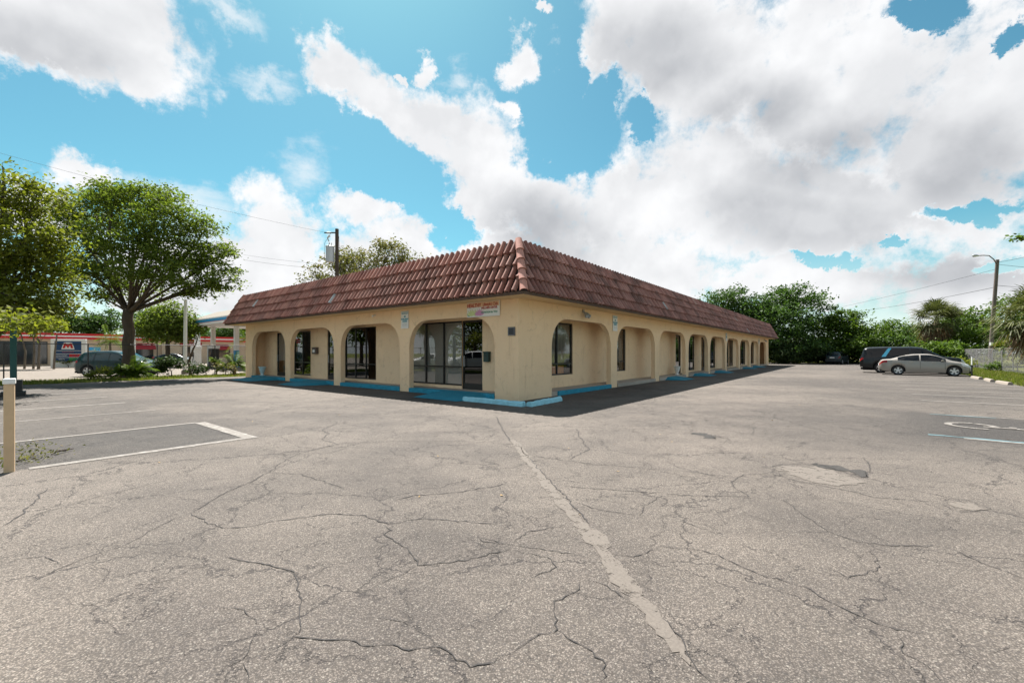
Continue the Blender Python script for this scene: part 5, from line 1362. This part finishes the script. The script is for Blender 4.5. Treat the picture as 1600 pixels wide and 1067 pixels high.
            mb.disc_y((0,0), Rw*.16, -hw*.86, -hw*.3, 16); mb.build('rim', M['rim'], wh, smooth=True, sharp=35)
    if detail:
        mx_ = sp['mirror']
        for sd in (-1,1):
            mw = smooth_tab(sp['w'], mx_)*.955; mz = smooth_tab(sp['belt'], mx_)+.06
            MB().add([(mx_-.06,sd*(mw-.03),mz-.02),(mx_+.05,sd*(mw-.03),mz-.02),(mx_+.09,sd*(mw+.12),mz-.03),(mx_-.05,sd*(mw+.19),mz-.02),(mx_-.06,sd*(mw-.02),mz+.03),(mx_+.02,sd*(mw-.02),mz+.03),(mx_+.06,sd*(mw+.12),mz+.11),(mx_-.04,sd*(mw+.19),mz+.11)],
                     [(0,3,2,1),(4,5,6,7),(0,1,5,4),(1,2,6,5),(2,3,7,6),(3,0,4,7)]).build('side_mirror', paintm, e, bevel=.02)
            for hx in sp['handles']:
                hw_ = smooth_tab(sp['w'], hx)*.985; hz = smooth_tab(sp['belt'], hx)-.09
                MB().box(hx-.10,hx+.10,min(sd*hw_,sd*(hw_+.03)),max(sd*hw_,sd*(hw_+.03)),hz-.015,hz+.015).build('door_handle', paintm, e, bevel=.008)
        # door shut lines as narrow dark grooves on the flank
        mb = MB()
        for hx in sp['doors']:
            zb = smooth_tab(sp['belt'], hx)-.01; ww = smooth_tab(sp['w'], hx)
            for sd in (-1,1):
                zl = .30; hgt = zb-zl; prof = [(ww*.957,zb),(ww*.987,zl+.78*hgt),(ww*1.002,zl+.45*hgt),(ww*.998,zl+.22*hgt)]
                for (ya,za),(yb,zb_) in zip(prof[:-1],prof[1:]):
                    q = [(hx-.006,sd*(ya+.003),za),(hx+.006,sd*(ya+.003),za),(hx+.006,sd*(yb+.003),zb_),(hx-.006,sd*(yb+.003),zb_)]
                    mb.poly(q if sd < 0 else q[::-1])
        mb.build('door_seam', M['under'], e)
        MB().box(-L2-.012,-L2+.03,-.26,.26,sp['plate'],sp['plate']+.14).build('license_plate', M['white'], e)
    return e
SEDAN = dict(L=4.56, W=1.78, R=.325, axles=(-1.30,1.40), low=[(-2.28,.36),(-2.0,.27),(-1.6,.22),(1.8,.20),(2.1,.20),(2.28,.26)],
  top=[(-2.28,.74),(-2.20,.98),(-2.1,1.045),(-1.70,1.09),(-1.05,1.33),(-.5,1.425),(0,1.445),(.3,1.43),(.62,1.345),(1.30,1.0),(1.75,.90),(2.05,.80),(2.2,.68),(2.28,.50)],
  belt=[(-2.28,.68),(-2.2,.92),(-2.1,1.0),(-1.5,1.02),(-.5,.975),(.6,.94),(1.3,.90),(1.75,.82),(2.05,.71),(2.2,.60),(2.28,.45)],
  w=[(-2.28,.62),(-2.18,.76),(-1.9,.85),(-1.3,.885),(1.4,.89),(1.8,.86),(2.05,.76),(2.18,.62),(2.28,.42)],
  yr=[(-2.28,.5),(-2.1,.66),(-1.75,.70),(-1.2,.60),(-.7,.56),(0,.575),(.6,.60),(1.3,.74),(1.8,.76),(2.28,.30)],
  side_glass=[(-1.32,-.24),(-.17,1.02)], ws=(.42,1.24), bl=(-1.72,-.92), tail=-1.86, tail_rows=(3,), head=1.72, cuts=[-1.86,-1.72,-1.32,-.92,-.24,-.17,.42,1.02,1.24,1.72],
  mirror=.86, handles=(-.62,.45), doors=(-.20,.98,-1.12), plate=.62)
BIGSUV = dict(L=5.70, W=2.06, R=.40, axles=(-1.62,1.75), low=[(-2.85,.46),(-2.4,.38),(2.4,.30),(2.85,.38)],
  top=[(-2.85,.95),(-2.80,1.22),(-2.62,1.84),(-2.45,1.93),(-1.5,1.965),(0,1.965),(.55,1.92),(.85,1.82),(1.60,1.30),(1.75,1.25),(2.5,1.17),(2.75,1.05),(2.85,.80)],
  belt=[(-2.85,.90),(-2.78,1.16),(1.55,1.19),(2.45,1.09),(2.72,.98),(2.85,.7)],
  w=[(-2.85,.86),(-2.72,.97),(-2.2,1.02),(2.1,1.02),(2.5,.96),(2.72,.84),(2.85,.66)],
  yr=[(-2.85,.8),(-2.6,.80),(-1.5,.80),(.5,.80),(.9,.80),(1.6,.90),(2.4,.88),(2.85,.55)],
  side_glass=[(-2.58,-1.34),(-1.12,-.05),(.02,1.30)], ws=(.66,1.54), bl=(-2.76,-2.60), tail=-2.64, tail_rows=(3,), head=2.62, cuts=[-2.76,-2.64,-2.60,-2.58,-1.34,-1.12,-.05,.02,.66,1.30,1.54,2.62],
  mirror=1.12, handles=(-.85,.25), doors=(-1.2,-.02,1.2), plate=.9)
SUV = dict(L=4.55, W=1.84, R=.355, axles=(-1.35,1.37), low=[(-2.27,.40),(-1.9,.30),(1.9,.27),(2.27,.33)],
  top=[(-2.27,.85),(-2.20,1.08),(-2.0,1.40),(-1.75,1.58),(-1.2,1.645),(-.3,1.67),(.15,1.63),(.45,1.54),(1.12,1.14),(1.3,1.08),(1.85,.98),(2.12,.85),(2.27,.62)],
  belt=[(-2.27,.80),(-2.18,1.04),(-1.4,1.06),(1.1,1.0),(1.85,.89),(2.1,.76),(2.27,.55)],
  w=[(-2.27,.68),(-2.15,.82),(-1.7,.91),(1.4,.915),(1.8,.88),(2.08,.76),(2.27,.5)],
  yr=[(-2.27,.6),(-2.0,.68),(-1.2,.66),(.2,.66),(1.1,.78),(1.8,.78),(2.27,.4)],
  side_glass=[(-1.80,-1.02),(-.92,-.12),(-.05,.92)], ws=(.30,1.08), bl=(-2.16,-1.78), tail=-1.98, tail_rows=(3,), head=1.72, cuts=[-2.16,-1.98,-1.80,-1.78,-1.02,-.92,-.12,-.05,.30,.92,1.08,1.72],
  mirror=.72, handles=(-.62,.38), doors=(-.97,-.08,.9), plate=.80)
VR = ANG - R(90)      # facing -v, nose to the right verge
car('parked_sedan', 'champagne silver sedan parked nose to the right verge in front of the black vehicle', W(29.6,-11.9), VR, SEDAN, M['car_silver'], M['carglass'])
bs = car('parked_suv', 'long black sport utility vehicle parked behind the silver sedan', W(32.9,-11.45), VR, BIGSUV, M['car_black'], M['carglass'])
for sd in (-1,1):
    MB().add([(-1.60,sd*1.000,1.22),(-1.36,sd*1.000,1.22),(-1.02,sd*.842,1.86),(-1.20,sd*.842,1.86),(-1.60,sd*.97,1.22),(-1.36,sd*.97,1.22),(-1.02,sd*.81,1.86),(-1.20,sd*.81,1.86)], [(0,1,2,3),(7,6,5,4),(0,4,5,1),(1,5,6,2),(2,6,7,3),(3,7,4,0)]).build('pillar_sky_reflection', M['sky_reflection'], bs)  # added slanted strips standing in for the sky reflected in the pillars
car('parked_crossover', 'small dark crossover seen from behind at the far tree line', at(1308,58), ANG-R(12), SUV, M['car_grey'], M['carglass'])
car('parked_crossover', 'dark teal crossover parked beyond the left fence behind the large trunk', at(189,28.6,-.02), R(4), SUV, M['car_teal'], M['carglass_teal'])
car('station_car', 'dark car by the store behind the leafy shrub', at(272,58,-.02), R(15), SEDAN, M['car_teal'], M['carglass'], 'cars standing at the store', False)
car('station_car', 'white van like car left of the price sign behind the slender stems', at(58,56,-.02), R(70), SUV, M['car_white'], M['carglass'], 'cars standing at the store', False)
car('station_car', 'white low car left of the price sign, its hood catching the light', at(77,55,-.02), R(10), SEDAN, M['car_white'], M['carglass'], 'cars standing at the store', False)
car('station_car', 'white car half hidden between the price sign and the teal crossover', at(138,47,-.02), R(5), SEDAN, M['car_white'], M['carglass'], 'cars standing at the store', False)
# vehicles and trees standing left of and behind the photographer, seen mirrored in the shop glass
car('mirrored_suv', 'white sport utility vehicle mirrored in the glass shop door', W(-16.0,19.3), ANG+R(45), SUV, M['car_white'], M['carglass'], detail=False)
car('mirrored_sedan', 'white sedan mirrored in the wide shop window', W(-14.6,22.9), ANG+R(50), SEDAN, M['car_white'], M['carglass'], detail=False)
for k, (u, v) in enumerate(((-30,24),(-31,33),(-16,37),(-15,48),(8,-34),(26,-36),(44,-34))):
    rr = random.Random(200+k)
    bl = [(rr.uniform(-2.6,2.6), rr.uniform(-2.6,2.6), rr.uniform(3.0,9.5), rr.uniform(2.0,3.0), rr.uniform(2.0,3.0), rr.uniform(1.4,2.2)) for _ in range(11)]
    tree('street_tree', ['tree mirrored darkly in the glass shop door','tree mirrored in the second arch window','tree mirrored in the third arch window','tree mirrored in the wide shop window','tree outside the right frame edge by the near fence','tree outside the right frame edge mid fence','tree outside the right frame edge by the far fence'][k], W(u,v,-.04), (3.,.22,0,0), bl, 2600, .5, M['leaf_oak'], M['bark'], 210+k, 'trees outside the frame', clump=.9, per=30, twig=False)
